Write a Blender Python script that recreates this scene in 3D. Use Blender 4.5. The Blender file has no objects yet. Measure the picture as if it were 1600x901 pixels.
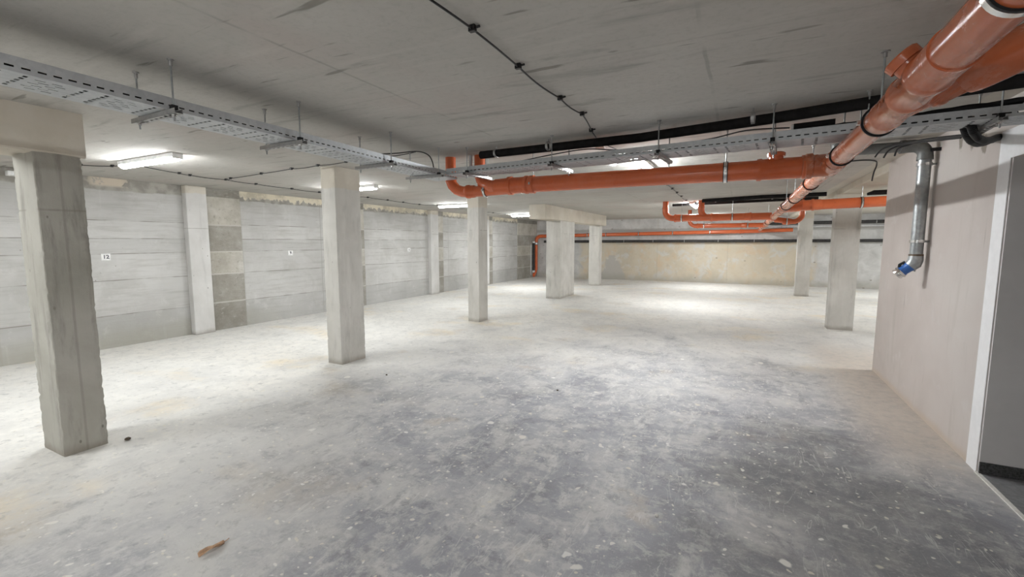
import bpy, bmesh, math, random
from mathutils import Vector, Matrix, noise as mnoise
random.seed(7)
S = bpy.context.scene
COL = S.collection
H = 2.544                                   # ceiling height

# ------------------------------------------------------------------ materials
class NT:
    def __init__(s, name):
        s.m = bpy.data.materials.new(name); s.m.use_nodes = True
        s.t = s.m.node_tree; s.t.nodes.clear()
        s.out = s.t.nodes.new('ShaderNodeOutputMaterial')
        s.b = s.t.nodes.new('ShaderNodeBsdfPrincipled')
        s.t.links.new(s.b.outputs[0], s.out.inputs[0])
    def n(s, typ, ins=None, **props):
        nd = s.t.nodes.new('ShaderNode' + typ)
        for k, v in props.items(): setattr(nd, k, v)
        for k, v in (ins or {}).items():
            s.set(nd.inputs[k], v)
        return nd
    def set(s, sock, v):
        if isinstance(v, bpy.types.NodeSocket): s.t.links.new(v, sock)
        elif isinstance(v, (tuple, list)) and sock.type == 'RGBA' and len(v) == 3: sock.default_value = (*v, 1)
        else: sock.default_value = v
    def math(s, op, a, b=0.0, c=0.0, clamp=False):
        nd = s.t.nodes.new('ShaderNodeMath'); nd.operation = op; nd.use_clamp = clamp
        for i, v in enumerate((a, b, c)): s.set(nd.inputs[i], v)
        return nd.outputs[0]
    def step(s, v, a, b):                    # smooth 0..1 between a and b
        nd = s.n('MapRange', {0: v, 1: a, 2: b, 3: 0.0, 4: 1.0}, interpolation_type='SMOOTHSTEP')
        return nd.outputs[0]
    def mix(s, f, a, b, blend='MIX'):
        nd = s.t.nodes.new('ShaderNodeMix'); nd.data_type = 'RGBA'; nd.blend_type = blend
        s.set(nd.inputs[0], f); s.set(nd.inputs[6], a); s.set(nd.inputs[7], b)
        return nd.outputs[2]
    def noise(s, vec, scale, detail=4, rough=.55, dist=0.0):
        nd = s.n('TexNoise', {'Vector': vec, 'Scale': scale, 'Detail': detail, 'Roughness': rough, 'Distortion': dist})
        return nd.outputs[0]
    def voro(s, vec, scale, feature='F1', out=0, rand=1.0):
        nd = s.n('TexVoronoi', {'Vector': vec, 'Scale': scale, 'Randomness': rand}, feature=feature)
        return nd.outputs[out]
    def pos(s): return s.n('NewGeometry').outputs['Position']
    def obj(s): return s.n('TexCoord').outputs['Object']
    def scale(s, vec, sc, loc=(0, 0, 0)):
        return s.n('Mapping', {'Vector': vec, 'Scale': sc, 'Location': loc}).outputs[0]
    def xyz(s, vec):
        o = s.n('SeparateXYZ', {0: vec}).outputs
        return o[0], o[1], o[2]
    def ramp(s, fac, stops, interp='LINEAR'):
        nd = s.n('ValToRGB', {0: fac}); cr = nd.color_ramp; cr.interpolation = interp
        while len(cr.elements) < len(stops): cr.elements.new(.5)
        for e, (p, c) in zip(cr.elements, stops):
            e.position = p; e.color = (*c, 1) if len(c) == 3 else c
        return nd.outputs[0]
    def bump(s, h, strength=.2, dist=.01):
        nd = s.n('Bump', {'Strength': strength, 'Distance': dist, 'Height': h})
        s.t.links.new(nd.outputs[0], s.b.inputs['Normal'])
    def done(s, color, rough=.8, metal=0.0, spec=.5):
        s.set(s.b.inputs['Base Color'], color); s.set(s.b.inputs['Roughness'], rough)
        s.set(s.b.inputs['Metallic'], metal); s.set(s.b.inputs['Specular IOR Level'], spec)
        return s.m

def sm(v): return (v, v, v)
def gauss(k, v, c, w):                       # 1 at c falling to 0 at distance w
    return k.math('SUBTRACT', 1.0, k.step(k.math('ABSOLUTE', k.math('SUBTRACT', v, c)), w * .35, w))

def mat_ceiling():
    k = NT('ceiling_concrete'); p = k.pos(); x, y, z = k.xyz(p)
    base = k.ramp(k.noise(p, .55, 5, .6, .3), [(.3, (.40, .387, .357)), (.5, (.47, .455, .423)), (.72, (.53, .515, .483))])
    tint = k.noise(k.scale(p, (1, 1, 1), (9, 3, 0)), .9, 3)
    base = k.mix(k.step(tint, .5, .72), base, (.46, .42, .39))
    grain = k.noise(p, 26, 6, .7)
    base = k.mix(k.math('MULTIPLY', k.step(grain, .45, .75), .4), base, (.34, .33, .30))
    st = k.noise(k.scale(p, (.9, 5.5, 1)), 1.3, 4, .6, .4)                       # rub marks along X
    base = k.mix(k.math('MULTIPLY', k.step(st, .56, .74), .55), base, (.25, .24, .22))
    st2 = k.noise(k.scale(p, (1.2, 9, 1), (4, 7, 0)), 1.6, 3, .5)
    base = k.mix(k.math('MULTIPLY', k.step(st2, .65, .72), .75), base, (.21, .20, .175))
    st3 = k.noise(k.scale(p, (.7, 7, 1), (14, 2, 0)), 1.4, 4, .6)
    base = k.mix(k.math('MULTIPLY', k.step(st3, .54, .72), .4), base, (.56, .54, .50))
    w = k.math('MULTIPLY', k.math('SUBTRACT', k.noise(p, 3, 2), .5), .02)
    for c in (-6.1, -4.05, -2.03, -.2, 1.2, 3.1):                                # form panel joints
        l = gauss(k, k.math('ADD', x, w), c, .014)
        base = k.mix(k.math('MULTIPLY', l, k.math('MULTIPLY', k.step(k.noise(p, 2.2, 2), .42, .62), .42)), base, (.24, .23, .21))
        base = k.mix(k.math('MULTIPLY', gauss(k, k.math('ADD', x, w), c + .045, .04), .16), base, (.5, .48, .44))
    for c in (-.4, 2.35, 5.1, 7.85, 10.6, 13.4, 16.2):
        base = k.mix(k.math('MULTIPLY', gauss(k, k.math('ADD', y, w), c, .012), .14), base, (.2, .19, .17))
    cs = k.math('MULTIPLY', k.step(k.math('ADD', x, w), 1.385, 1.392), k.math('SUBTRACT', 1, k.step(y, 17, 19)))
    base = k.mix(k.math('MULTIPLY', cs, .55), base, (.58, .54, .46))
    dots = k.voro(k.scale(p, (1, 2.2, 1)), 1.1)
    base = k.mix(k.math('MULTIPLY', k.math('SUBTRACT', 1, k.step(dots, .02, .05)), .6), base, (.13, .12, .1))
    k.bump(k.math('ADD', grain, k.math('MULTIPLY', st, 1.2)), .18, .01)
    return k.done(base, .85, 0, .25)

def mat_floor():
    k = NT('floor_concrete'); p = k.pos(); x, y, z = k.xyz(p)
    big = k.noise(p, .42, 5, .55, .4); mid = k.noise(k.scale(p, (1, 1, 1), (5, 2, 0)), 1.35, 6, .62, .5)
    fine = k.noise(p, 11, 6, .7); grain = k.noise(p, 60, 4, .7)
    # trowelled blue-grey patch swept clear of dust in the middle of the hall
    cx = k.math('DIVIDE', k.math('SUBTRACT', x, -.3), 3.6); cy = k.math('DIVIDE', k.math('SUBTRACT', y, 2.4), 5.4)
    d = k.math('SQRT', k.math('ADD', k.math('MULTIPLY', cx, cx), k.math('MULTIPLY', cy, cy)))
    d = k.math('ADD', d, k.math('MULTIPLY', k.math('SUBTRACT', big, .5), 1.5))
    d = k.math('ADD', d, k.math('MULTIPLY', k.math('SUBTRACT', mid, .5), 1.3))
    d = k.math('ADD', d, k.math('MULTIPLY', k.math('SUBTRACT', fine, .5), .55))
    dust = k.step(d, .25, 1.5)
    grey = k.ramp(mid, [(.3, (.21, .21, .225)), (.46, (.29, .293, .315)), (.6, (.36, .362, .38)), (.75, (.43, .425, .42))])
    cream = k.ramp(big, [(.28, (.60, .588, .56)), (.5, (.665, .65, .615)), (.68, (.68, .655, .605))])
    yel = k.noise(k.scale(p, (1, 1.3, 1), (3, 8, 0)), .75, 3, .5)
    cream = k.mix(k.math('MULTIPLY', k.step(yel, .55, .70), .65), cream, (.66, .56, .40))
    cream = k.mix(k.math('MULTIPLY', k.step(k.noise(k.scale(p, (1, 1, 1), (1, 18, 0)), 1.1, 5, .6), .52, .72), .5), cream, (.46, .455, .45))
    base = k.mix(dust, grey, cream)
    # pale scuffed film over the grey
    film = k.noise(k.scale(p, (1.3, 1, 1), (2, 4, 0)), 2.2, 11, .74, .25)
    base = k.mix(k.math('MULTIPLY', k.step(film, .47, .60), .62), base, (.55, .54, .515))
    warm = k.noise(k.scale(p, (1, 1, 1), (21, 5, 0)), 1.25, 9, .66, .2)
    base = k.mix(k.math('MULTIPLY', k.step(warm, .60, .70), .5), base, (.50, .43, .345))
    film2 = k.noise(k.scale(p, (1, 1.3, 1), (7, 1, 0)), 7.5, 10, .78, .3)
    base = k.mix(k.math('MULTIPLY', k.step(film2, .50, .60), .55), base, (.56, .55, .53))
    smear = k.noise(k.n('Mapping', {'Vector': p, 'Rotation': (0, 0, .7), 'Scale': (1, .3, 1)}).outputs[0], 8.0, 8, .7, .3)
    base = k.mix(k.math('MULTIPLY', k.step(smear, .57, .66), .5), base, (.62, .61, .585))
    smear2 = k.noise(k.n('Mapping', {'Vector': p, 'Rotation': (0, 0, -.5), 'Scale': (1, .35, 1)}).outputs[0], 5.0, 9, .74, .3)
    base = k.mix(k.math('MULTIPLY', k.step(smear2, .56, .66), k.math('MULTIPLY_ADD', dust, -.36, .5)), base, (.20, .20, .215))
    ex = k.math('SUBTRACT', x, .55); ey = k.math('MULTIPLY', k.math('SUBTRACT', y, 3.3), .62)
    ed = k.math('ADD', k.math('SQRT', k.math('ADD', k.math('MULTIPLY', ex, ex), k.math('MULTIPLY', ey, ey))), k.math('MULTIPLY', k.math('SUBTRACT', mid, .5), 1.6))
    base = k.mix(k.math('MULTIPLY', k.math('SUBTRACT', 1, k.step(ed, .3, 1.0)), .7), base, k.mix(k.step(film2, .45, .65), (.15, .15, .155), (.27, .265, .26)))
    dark = k.noise(k.scale(p, (1, 1, 1), (12, 6, 0)), 5.0, 10, .78, .2)
    base = k.mix(k.math('MULTIPLY', k.step(dark, .53, .64), k.math('MULTIPLY_ADD', dust, -.36, .5)), base, (.17, .17, .185))
    base = k.mix(k.math('MULTIPLY', k.step(fine, .54, .68), .4), base, (.2, .2, .21))
    base = k.mix(k.math('MULTIPLY', k.step(grain, .56, .70), .35), base, (.60, .59, .57))
    # cement splashes: roundish spots, only some cells
    wv = k.n('VectorMath', {0: p, 1: k.n('VectorMath', {0: k.n('TexNoise', {'Vector': p, 'Scale': 9.0}).outputs[1], 1: (.10, .10, 0)}, operation='MULTIPLY').outputs[0]}, operation='ADD').outputs[0]
    for sc, r0, keep, off in ((2.3, .06, .55, 0), (5.0, .085, .6, 13), (11, .10, .55, 31), (19, .13, .5, 57)):
        v = k.n('TexVoronoi', {'Vector': k.scale(wv, (1, 1, 1), (off, off * .7, 0)), 'Scale': sc})
        r, g, b = [o for o in k.n('SeparateColor', {0: v.outputs[1]}).outputs][:3]
        spot = k.math('MULTIPLY', k.math('SUBTRACT', 1, k.step(v.outputs[0], r0, r0 * 1.5)), k.step(r, keep, keep + .02))
        c = k.mix(g, (.60, .56, .47), (.72, .71, .68))
        base = k.mix(k.math('MULTIPLY', spot, .85), base, c)
    # thin scratches
    for off, ang in ((0, .4), (20, 1.2), (43, 2.4), (61, 1.8)):
        mp = k.n('Mapping', {'Vector': p, 'Rotation': (0, 0, ang), 'Location': (off, off, 0), 'Scale': (1, .22, 1)}).outputs[0]
        s_ = k.noise(mp, 6.5, 3, .5, .6)
        line = k.math('SUBTRACT', 1, k.step(k.math('ABSOLUTE', k.math('SUBTRACT', s_, .5)), .001, .006))
        msk = k.step(k.noise(k.scale(p, (1, 1, 1), (off, 3, 0)), 2.1, 3), .52, .62)
        base = k.mix(k.math('MULTIPLY', k.math('MULTIPLY', line, msk), .55), base, (.62, .61, .59))
    # rusty dusty strip along the right wall foot
    rw = k.math('MULTIPLY', k.step(k.math('ADD', x, k.math('MULTIPLY', k.math('SUBTRACT', mid, .5), .5)), 0.78, 1.25),
                k.math('MULTIPLY', k.step(y, 3.6, 4.6), k.math('SUBTRACT', 1, k.step(y, 7.4, 9))))
    base = k.mix(k.math('MULTIPLY', rw, .8), base, k.mix(k.step(fine, .4, .65), (.53, .465, .40), (.44, .40, .355)))
    k.bump(k.math('ADD', k.math('MULTIPLY', fine, .6), k.math('MULTIPLY', grain, .4)), .22, .008)
    return k.done(base, k.math('MULTIPLY_ADD', dust, .25, .55), 0, .3)

def mat_wall_left():
    k = NT('board_marked_concrete'); p = k.pos(); x, y, z = k.xyz(p)
    wob = k.math('MULTIPLY', k.math('SUBTRACT', k.noise(p, 1.2, 3), .5), .03)
    zz = k.math('ADD', z, wob)
    base = k.ramp(k.noise(p, .7, 5, .6, .3), [(.3, (.42, .415, .395)), (.5, (.51, .505, .49)), (.7, (.58, .575, .56))])
    lines = [.49, 1.02, 1.42, 1.65, 1.92, 2.36]
    tone = k.ramp(k.math('DIVIDE', zz, 2.6), [(0, sm(.84)), (.49 / 2.6, sm(.97)), (1.02 / 2.6, sm(1.0)), (1.42 / 2.6, sm(.93)), (1.65 / 2.6, sm(1.02)), (1.92 / 2.6, sm(.95))], 'CONSTANT')
    base = k.mix(1.0, base, tone, 'MULTIPLY')
    st = k.noise(k.scale(p, (1, .6, 7)), 2.2, 5, .65)
    base = k.mix(k.math('MULTIPLY', k.step(st, .46, .72), .5), base, (.35, .34, .315))
    bl = k.noise(k.scale(p, (1, 1, 1), (0, 7, 1)), 1.9, 6, .68, .4)
    base = k.mix(k.math('MULTIPLY', k.step(bl, .48, .68), .4), base, (.37, .36, .335))
    bl2 = k.noise(k.scale(p, (1, 1, 1), (0, 2, 9)), 5.5, 6, .7)
    base = k.mix(k.math('MULTIPLY', k.step(bl2, .55, .72), .4), base, (.60, .595, .58))
    vs = k.noise(k.scale(p, (1, 5, .5), (0, 3, 0)), 1.8, 4, .6)
    base = k.mix(k.math('MULTIPLY', k.step(vs, .6, .8), .35), base, (.66, .655, .64))
    for c in lines[:-1]:
        l = gauss(k, zz, c, .010)
        base = k.mix(k.math('MULTIPLY', l, k.math('MULTIPLY_ADD', k.step(k.noise(k.scale(p, (1, 1, 1), (0, c * 9, 0)), 2.5, 3), .38, .6), .65, .12)), base, (.20, .185, .16))
    for c in (2.05, 5.3, 7.1, 10.9, 12.05, 14.6):
        base = k.mix(k.math('MULTIPLY', gauss(k, k.math('ADD', y, wob), c, .02), .4), base, (.32, .31, .28))
    pits = k.voro(k.scale(p, (1, 1, 1)), 7.0)
    base = k.mix(k.math('MULTIPLY', k.math('SUBTRACT', 1, k.step(pits, .03, .08)), k.math('MULTIPLY', k.step(k.noise(p, 1.5, 2), .5, .6), .7)), base, (.2, .185, .16))
    # darker olive tone towards the foot
    foot = k.math('MULTIPLY', k.math('SUBTRACT', 1, k.step(k.math('ADD', z, k.math('MULTIPLY', k.noise(p, 1.7, 4), .25)), .2, .55)), k.math('SUBTRACT', 1, k.step(y, 4.6, 7)))
    base = k.mix(k.math('MULTIPLY', foot, .6), base, (.33, .32, .265))
    # dirty band under the ceiling with peeling foam and mortar
    nb = k.noise(p, 3.1, 5, .65)
    band = k.step(k.math('ADD', z, k.math('MULTIPLY', k.math('SUBTRACT', nb, .5), .10)), 2.355, 2.385)
    base = k.mix(k.math('MULTIPLY', band, .85), base, k.mix(k.step(k.noise(p, 5, 4), .4, .6), (.25, .235, .205), (.38, .36, .32)))
    fo = k.math('MULTIPLY', k.step(k.math('ADD', z, k.math('MULTIPLY', k.math('SUBTRACT', k.noise(k.scale(p, (1, 2.4, 1)), 3.6, 5, .7), .5), .35)), 2.425, 2.44), k.step(k.math('ADD', y, k.math('MULTIPLY', nb, .6)), 4.6, 4.8))
    base = k.mix(fo, base, k.mix(k.step(nb, .4, .6), (.50, .46, .37), (.72, .66, .53)))
    fo2 = k.math('MULTIPLY', gauss(k, y, 3.35, .35), k.math('MULTIPLY', k.step(nb, .48, .52), k.step(z, 2.40, 2.45)))
    base = k.mix(fo2, base, (.58, .51, .42))
    k.bump(k.math('ADD', st, k.math('MULTIPLY', k.noise(p, 30, 5, .7), .5)), .25, .012)
    return k.done(base, .85, 0, .25)

def mat_infill():
    k = NT('rough_infill_concrete'); p = k.pos(); x, y, z = k.xyz(p)
    n1 = k.noise(p, 2.0, 6, .7); n2 = k.noise(k.scale(p, (1, 1, 3)), 9, 6, .75)
    base = k.ramp(n1, [(.3, (.30, .28, .24)), (.5, (.40, .38, .335)), (.7, (.50, .485, .45))])
    tone = k.ramp(k.math('DIVIDE', z, 2.6), [(0, sm(.75)), (.5 / 2.6, sm(.80)), (1.02 / 2.6, sm(1.12)), (1.42 / 2.6, sm(.82)), (1.9 / 2.6, sm(1.22)), (2.39 / 2.6, sm(.7))], 'CONSTANT')
    base = k.mix(1.0, base, tone, 'MULTIPLY')
    base = k.mix(k.math('MULTIPLY', k.step(n2, .55, .72), .5), base, (.56, .54, .50))
    base = k.mix(k.math('MULTIPLY', k.step(k.noise(p, 14, 5, .7), .56, .7), .5), base, (.2, .185, .16))
    for c in (.5, 1.02, 1.42, 1.9):
        base = k.mix(k.math('MULTIPLY', gauss(k, k.math('ADD', z, k.math('MULTIPLY', n1, .03)), c + .015, .018), .6), base, (.6, .58, .54))
    k.bump(n2, .5, .02)
    return k.done(base, .9, 0, .2)

def mat_wall_back():
    k = NT('back_wall_concrete'); p = k.pos(); x, y, z = k.xyz(p)
    nb = k.noise(p, .8, 5, .6, .4); nm = k.noise(p, 2.6, 5, .65, .5)
    beige = k.ramp(nb, [(.3, (.50, .455, .365)), (.5, (.58, .515, .405)), (.7, (.60, .555, .47))])
    beige = k.mix(k.math('MULTIPLY', k.step(nm, .52, .62), .75), beige, (.58, .575, .55))
    beige = k.mix(k.math('MULTIPLY', k.step(k.noise(k.scale(p, (1, 1, 1), (5, 0, 3)), 1.6, 4), .52, .66), .65), beige, (.60, .465, .31))
    beige = k.mix(k.math('MULTIPLY', k.step(k.noise(p, 6, 8, .72), .54, .68), .4), beige, (.42, .375, .30))
    grey = k.ramp(nm, [(.3, (.44, .435, .42)), (.7, (.64, .635, .62))])
    up = k.step(k.math('ADD', z, k.math('MULTIPLY', k.math('SUBTRACT', nb, .5), .25)), 1.60, 1.66)
    lf = k.math('SUBTRACT', 1, k.step(k.math('ADD', x, k.math('MULTIPLY', k.math('SUBTRACT', nm, .5), .8)), -6.4, -6.2))
    rt = k.step(k.math('ADD', x, k.math('MULTIPLY', k.math('SUBTRACT', nm, .5), .8)), 2.2, 2.5)
    base = k.mix(k.math('MAXIMUM', k.math('MAXIMUM', up, lf), rt), beige, grey)
    # grey mended patch
    zx = k.math('ADD', k.math('ABSOLUTE', k.math('SUBTRACT', x, -4.88)), k.math('MULTIPLY', k.math('SUBTRACT', nm, .5), .9))
    pt = k.math('MULTIPLY', k.math('SUBTRACT', 1, k.step(k.math('ADD', zx, k.math('MULTIPLY', z, .33)), .52, .57)), k.math('SUBTRACT', 1, k.step(z, 1.0, 1.05)))
    base = k.mix(k.math('MULTIPLY', pt, .9), base, (.46, .445, .415))
    dark_band = k.math('MULTIPLY', gauss(k, k.math('ADD', z, k.math('MULTIPLY', k.math('SUBTRACT', nm, .5), .12)), 2.08, .09), .75)  # darker band high on the wall, colour only
    base = k.mix(dark_band, base, (.34, .325, .30))
    base = k.mix(k.math('MULTIPLY', k.math('SUBTRACT', 1, k.step(k.math('ADD', z, k.math('MULTIPLY', k.math('SUBTRACT', nb, .5), .5)), .05, .35)), .6), base, (.36, .34, .29))
    pits = k.voro(k.scale(p, (1, 1, 1.6)), 2.6)
    base = k.mix(k.math('MULTIPLY', k.math('SUBTRACT', 1, k.step(pits, .06, .12)), .75), base, (.24, .21, .17))
    for c in (-7.2, -5.9, -3.0, -.4, 2.9, 5.2):
        base = k.mix(k.math('MULTIPLY', gauss(k, k.math('ADD', x, k.math('MULTIPLY', nm, .05)), c, .03), .3), base, (.42, .38, .31))
    k.bump(nm, .25, .02)
    return k.done(base, .87, 0, .25)

def mat_plaster():
    k = NT('cement_plaster'); p = k.pos(); x, y, z = k.xyz(p)
    base = k.ramp(k.noise(p, .9, 4, .55, .3), [(.3, (.47, .42, .39)), (.5, (.535, .485, .455)), (.7, (.565, .525, .495))])
    st = k.noise(k.scale(p, (1, 3, .45)), 2.0, 5, .6, .3)
    base = k.mix(k.math('MULTIPLY', k.step(st, .54, .74), .5), base, (.43, .395, .355))
    sp = k.noise(k.scale(p, (1, 1, 1), (0, 4, 2)), 3.2, 5, .65)
    base = k.mix(k.math('MULTIPLY', k.step(sp, .58, .72), .4), base, (.60, .57, .55))
    base = k.mix(k.math('MULTIPLY', k.step(k.noise(k.scale(p, (1, 7, .6)), 2.4, 3), .69, .76), .5), base, (.3, .27, .235))
    wz = k.math('MULTIPLY', k.math('SUBTRACT', k.noise(p, 14, 4), .5), .07)
    for cy, cz, rr in ((4.94, 2.40, .045), (4.73, 2.385, .05), (4.52, 2.30, .055), (4.57, 2.36, .03)):
        dy = k.math('SUBTRACT', y, cy); dz = k.math('MULTIPLY', k.math('SUBTRACT', z, cz), .6)
        dd = k.math('ADD', k.math('SQRT', k.math('ADD', k.math('MULTIPLY', dy, dy), k.math('MULTIPLY', dz, dz))), wz)
        base = k.mix(k.math('MULTIPLY', k.math('SUBTRACT', 1, k.step(dd, rr * .6, rr)), .8), base, (.20, .17, .135))
    foot = k.math('SUBTRACT', 1, k.step(k.math('ADD', z, k.math('MULTIPLY', k.noise(p, 4, 4), .08)), .05, .13))
    base = k.mix(k.math('MULTIPLY', foot, .6), base, (.50, .40, .31))
    k.bump(k.noise(p, 40, 5, .7), .12, .006)
    return k.done(base, .85, 0, .25)

def mat_column(name, lo, hi, top=None, streak=.45, seam=None):
    k = NT(name); p = k.pos(); x, y, z = k.xyz(p)
    n1 = k.noise(p, 1.6, 5, .6, .3)
    base = k.ramp(n1, [(.3, lo), (.7, hi)])
    vs = k.noise(k.scale(p, (1, 1, .16)), 9, 5, .65, .2)
    base = k.mix(k.math('MULTIPLY', k.step(vs, .5, .74), streak), base, tuple(c * .55 for c in lo))
    base = k.mix(k.math('MULTIPLY', k.step(k.noise(k.scale(p, (1, 1, .2), (3, 3, 0)), 6, 4), .58, .75), .35), base, tuple(min(1, c * 1.15) for c in hi))
    pits = k.voro(k.scale(p, (1, 1, .55)), 11)
    pm = k.math('MULTIPLY', k.math('SUBTRACT', 1, k.step(pits, .05, .11)), k.step(k.noise(p, 2.3, 2), .5, .62))
    base = k.mix(k.math('MULTIPLY', pm, .8), base, (.12, .11, .09))
    base = k.mix(k.math('MULTIPLY', k.math('SUBTRACT', 1, k.step(k.math('ADD', z, k.math('MULTIPLY', k.noise(p, 5, 4), .14)), .07, .16)), .5), base, (.22, .19, .15))
    base = k.mix(k.math('MULTIPLY', gauss(k, k.math('ADD', z, k.math('MULTIPLY', n1, .02)), 1.84, .01), k.math('MULTIPLY', k.step(k.noise(p, 4, 2), .45, .6), .5)), base, (.22, .205, .175))
    if seam: base = k.mix(k.math('MULTIPLY', gauss(k, k.math('ADD', y, k.math('MULTIPLY', k.math('SUBTRACT', n1, .5), .01)), seam, .011), .32), base, (.17, .16, .135))
    if top:
        tm = k.step(k.math('ADD', z, k.math('MULTIPLY', k.math('SUBTRACT', k.noise(p, 6, 4), .5), .06)), top - .01, top + .01)
        base = k.mix(k.math('MULTIPLY', tm, .85), base, k.mix(k.step(n1, .4, .6), (.50, .455, .38), (.60, .555, .475)))
    k.bump(k.math('ADD', vs, k.math('MULTIPLY', k.noise(p, 35, 5, .7), .6)), .3, .01)
    return k.done(base, .87, 0, .25)

def mat_beam():
    k = NT('beam_concrete'); p = k.pos(); x, y, z = k.xyz(p)
    n1 = k.noise(p, 1.8, 5, .6, .3)
    base = k.ramp(n1, [(.3, (.46, .42, .35)), (.5, (.53, .485, .41)), (.7, (.57, .535, .475))])
    sp = k.noise(p, 7, 5, .7)
    base = k.mix(k.math('MULTIPLY', k.step(sp, .64, .72), .55), base, (.22, .19, .15))
    base = k.mix(k.math('MULTIPLY', k.step(k.noise(k.scale(p, (1, .3, 1)), 5, 4), .56, .7), .35), base, (.40, .37, .325))
    k.bump(sp, .25, .01)
    return k.done(base, .87, 0, .25)

def mat_simple(name, col, rough=.5, metal=0.0, spec=.5, var=.12, scale=14, bump=0.0):
    k = NT(name); p = k.obj()
    n = k.noise(p, scale, 4, .6)
    c = k.mix(k.step(n, .3, .7), tuple(v * (1 - var) for v in col), tuple(min(1, v * (1 + var)) for v in col))
    if bump: k.bump(n, bump, .004)
    return k.done(c, rough, metal, spec)

def mat_galv(name, a, b, rough=.38, metal=.85):
    k = NT(name); p = k.obj()
    v = k.voro(k.scale(p, (1, 1, 1)), 45, 'F1', 1)
    f = k.math('MULTIPLY_ADD', k.n('SeparateColor', {0: v}).outputs[0], .5, k.math('MULTIPLY', k.noise(p, 7, 4), .5))
    return k.done(k.mix(f, a, b), rough, metal, .5)

def mat_pvc(name='orange_pvc', dust=1.0, a=(.44, .108, .042), b=(.52, .145, .06)):
    k = NT(name); p = k.pos()
    base = k.ramp(k.noise(p, 2.5, 4, .6), [(.3, a), (.7, b)])
    d = k.noise(k.scale(p, (1, .55, 1)), 4.5, 6, .68, .5)
    dm = k.math('MULTIPLY', k.step(d, .44, .72), .42 * dust)
    base = k.mix(dm, base, (.56, .36, .28))
    base = k.mix(k.math('MULTIPLY', k.step(k.noise(p, 22, 4, .7), .62, .75), .3), base, (.25, .07, .03))
    return k.done(base, k.math('MULTIPLY_ADD', dm, .5, .2), 0, .5)

def mat_emit(name, col, strength):
    m = bpy.data.materials.new(name); m.use_nodes = True; t = m.node_tree; t.nodes.clear()
    o = t.nodes.new('ShaderNodeOutputMaterial'); e = t.nodes.new('ShaderNodeEmission')
    e.inputs[0].default_value = (*col, 1); e.inputs[1].default_value = strength
    t.links.new(e.outputs[0], o.inputs[0]); return m

M = dict(
    ceiling=mat_ceiling(), floor=mat_floor(), wall_left=mat_wall_left(), infill=mat_infill(), wall_back=mat_wall_back(),
    plaster=mat_plaster(), beam=mat_beam(),
    col=mat_column('column_concrete', (.46, .445, .41), (.60, .585, .55), 2.28),
    col_dark=mat_column('column_concrete_weathered', (.31, .30, .262), (.43, .415, .375), None, .65, 1.475),
    pilaster=mat_column('pilaster_concrete', (.50, .49, .47), (.63, .62, .605), 2.42, .25),
    galv=mat_galv('galvanised_steel', (.27, .285, .29), (.42, .44, .445), .40, .7),
    iron=mat_galv('dull_malleable_iron', (.15, .155, .15), (.22, .225, .22), .5, .4),
    tray=mat_galv('tray_steel', (.42, .44, .46), (.54, .56, .57), .5, .45),
    strut=mat_galv('strut_steel', (.34, .335, .33), (.46, .455, .45), .45, .7),
    chrome=mat_simple('bright_zinc', (.75, .75, .74), .22, 1.0),
    pvc=mat_pvc(), pvc_clean=mat_pvc('orange_pvc_clean', .15, (.56, .112, .036), (.64, .145, .05)), rubber=mat_simple('black_rubber', (.011, .011, .012), .6, 0, .25),
    foam=mat_simple('black_foam', (.014, .013, .013), .85, 0, .2, .3),
    foam_back=mat_simple('dark_foam', (.045, .043, .042), .8, 0, .25, .25),
    white=mat_simple('white_plastic', (.78, .78, .77), .4), paint=mat_simple('white_paint', (.84, .84, .85), .6, 0, .4, .03),
    greywall=mat_simple('grey_paint', (.62, .605, .60), .7, 0, .3, .04, 3), tile=mat_simple('grey_floor_tile', (.21, .21, .215), .6, 0, .4, .15, 30),
    granite=mat_simple('speckled_granite', (.05, .05, .05), .45, 0, .5, .6, 90),
    blue=mat_simple('blue_enamel', (.035, .13, .42), .32), black=mat_simple('black_plastic', (.01, .01, .011), .4),
    ink=mat_simple('dark_ink', (.035, .035, .05), .6), greypipe=mat_simple('light_grey_pipe', (.55, .55, .55), .4),
    leaf=mat_simple('dry_leaf', (.46, .30, .19), .8, 0, .2, .25, 40, .3), chip=mat_simple('plaster_chip', (.70, .68, .64), .9, 0, .2, .1, 60),
    darkchip=mat_simple('dark_crumb', (.09, .07, .05), .9, 0, .2, .3, 60), box=mat_simple('beige_plastic', (.50, .40, .33), .5),
    lamp=mat_emit('lamp_diffuser', (.955, .985, 1.0), 38.0), lamp_right=mat_emit('bright_lamp_diffuser', (.955, .985, 1.0), 64.0),
)

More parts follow.
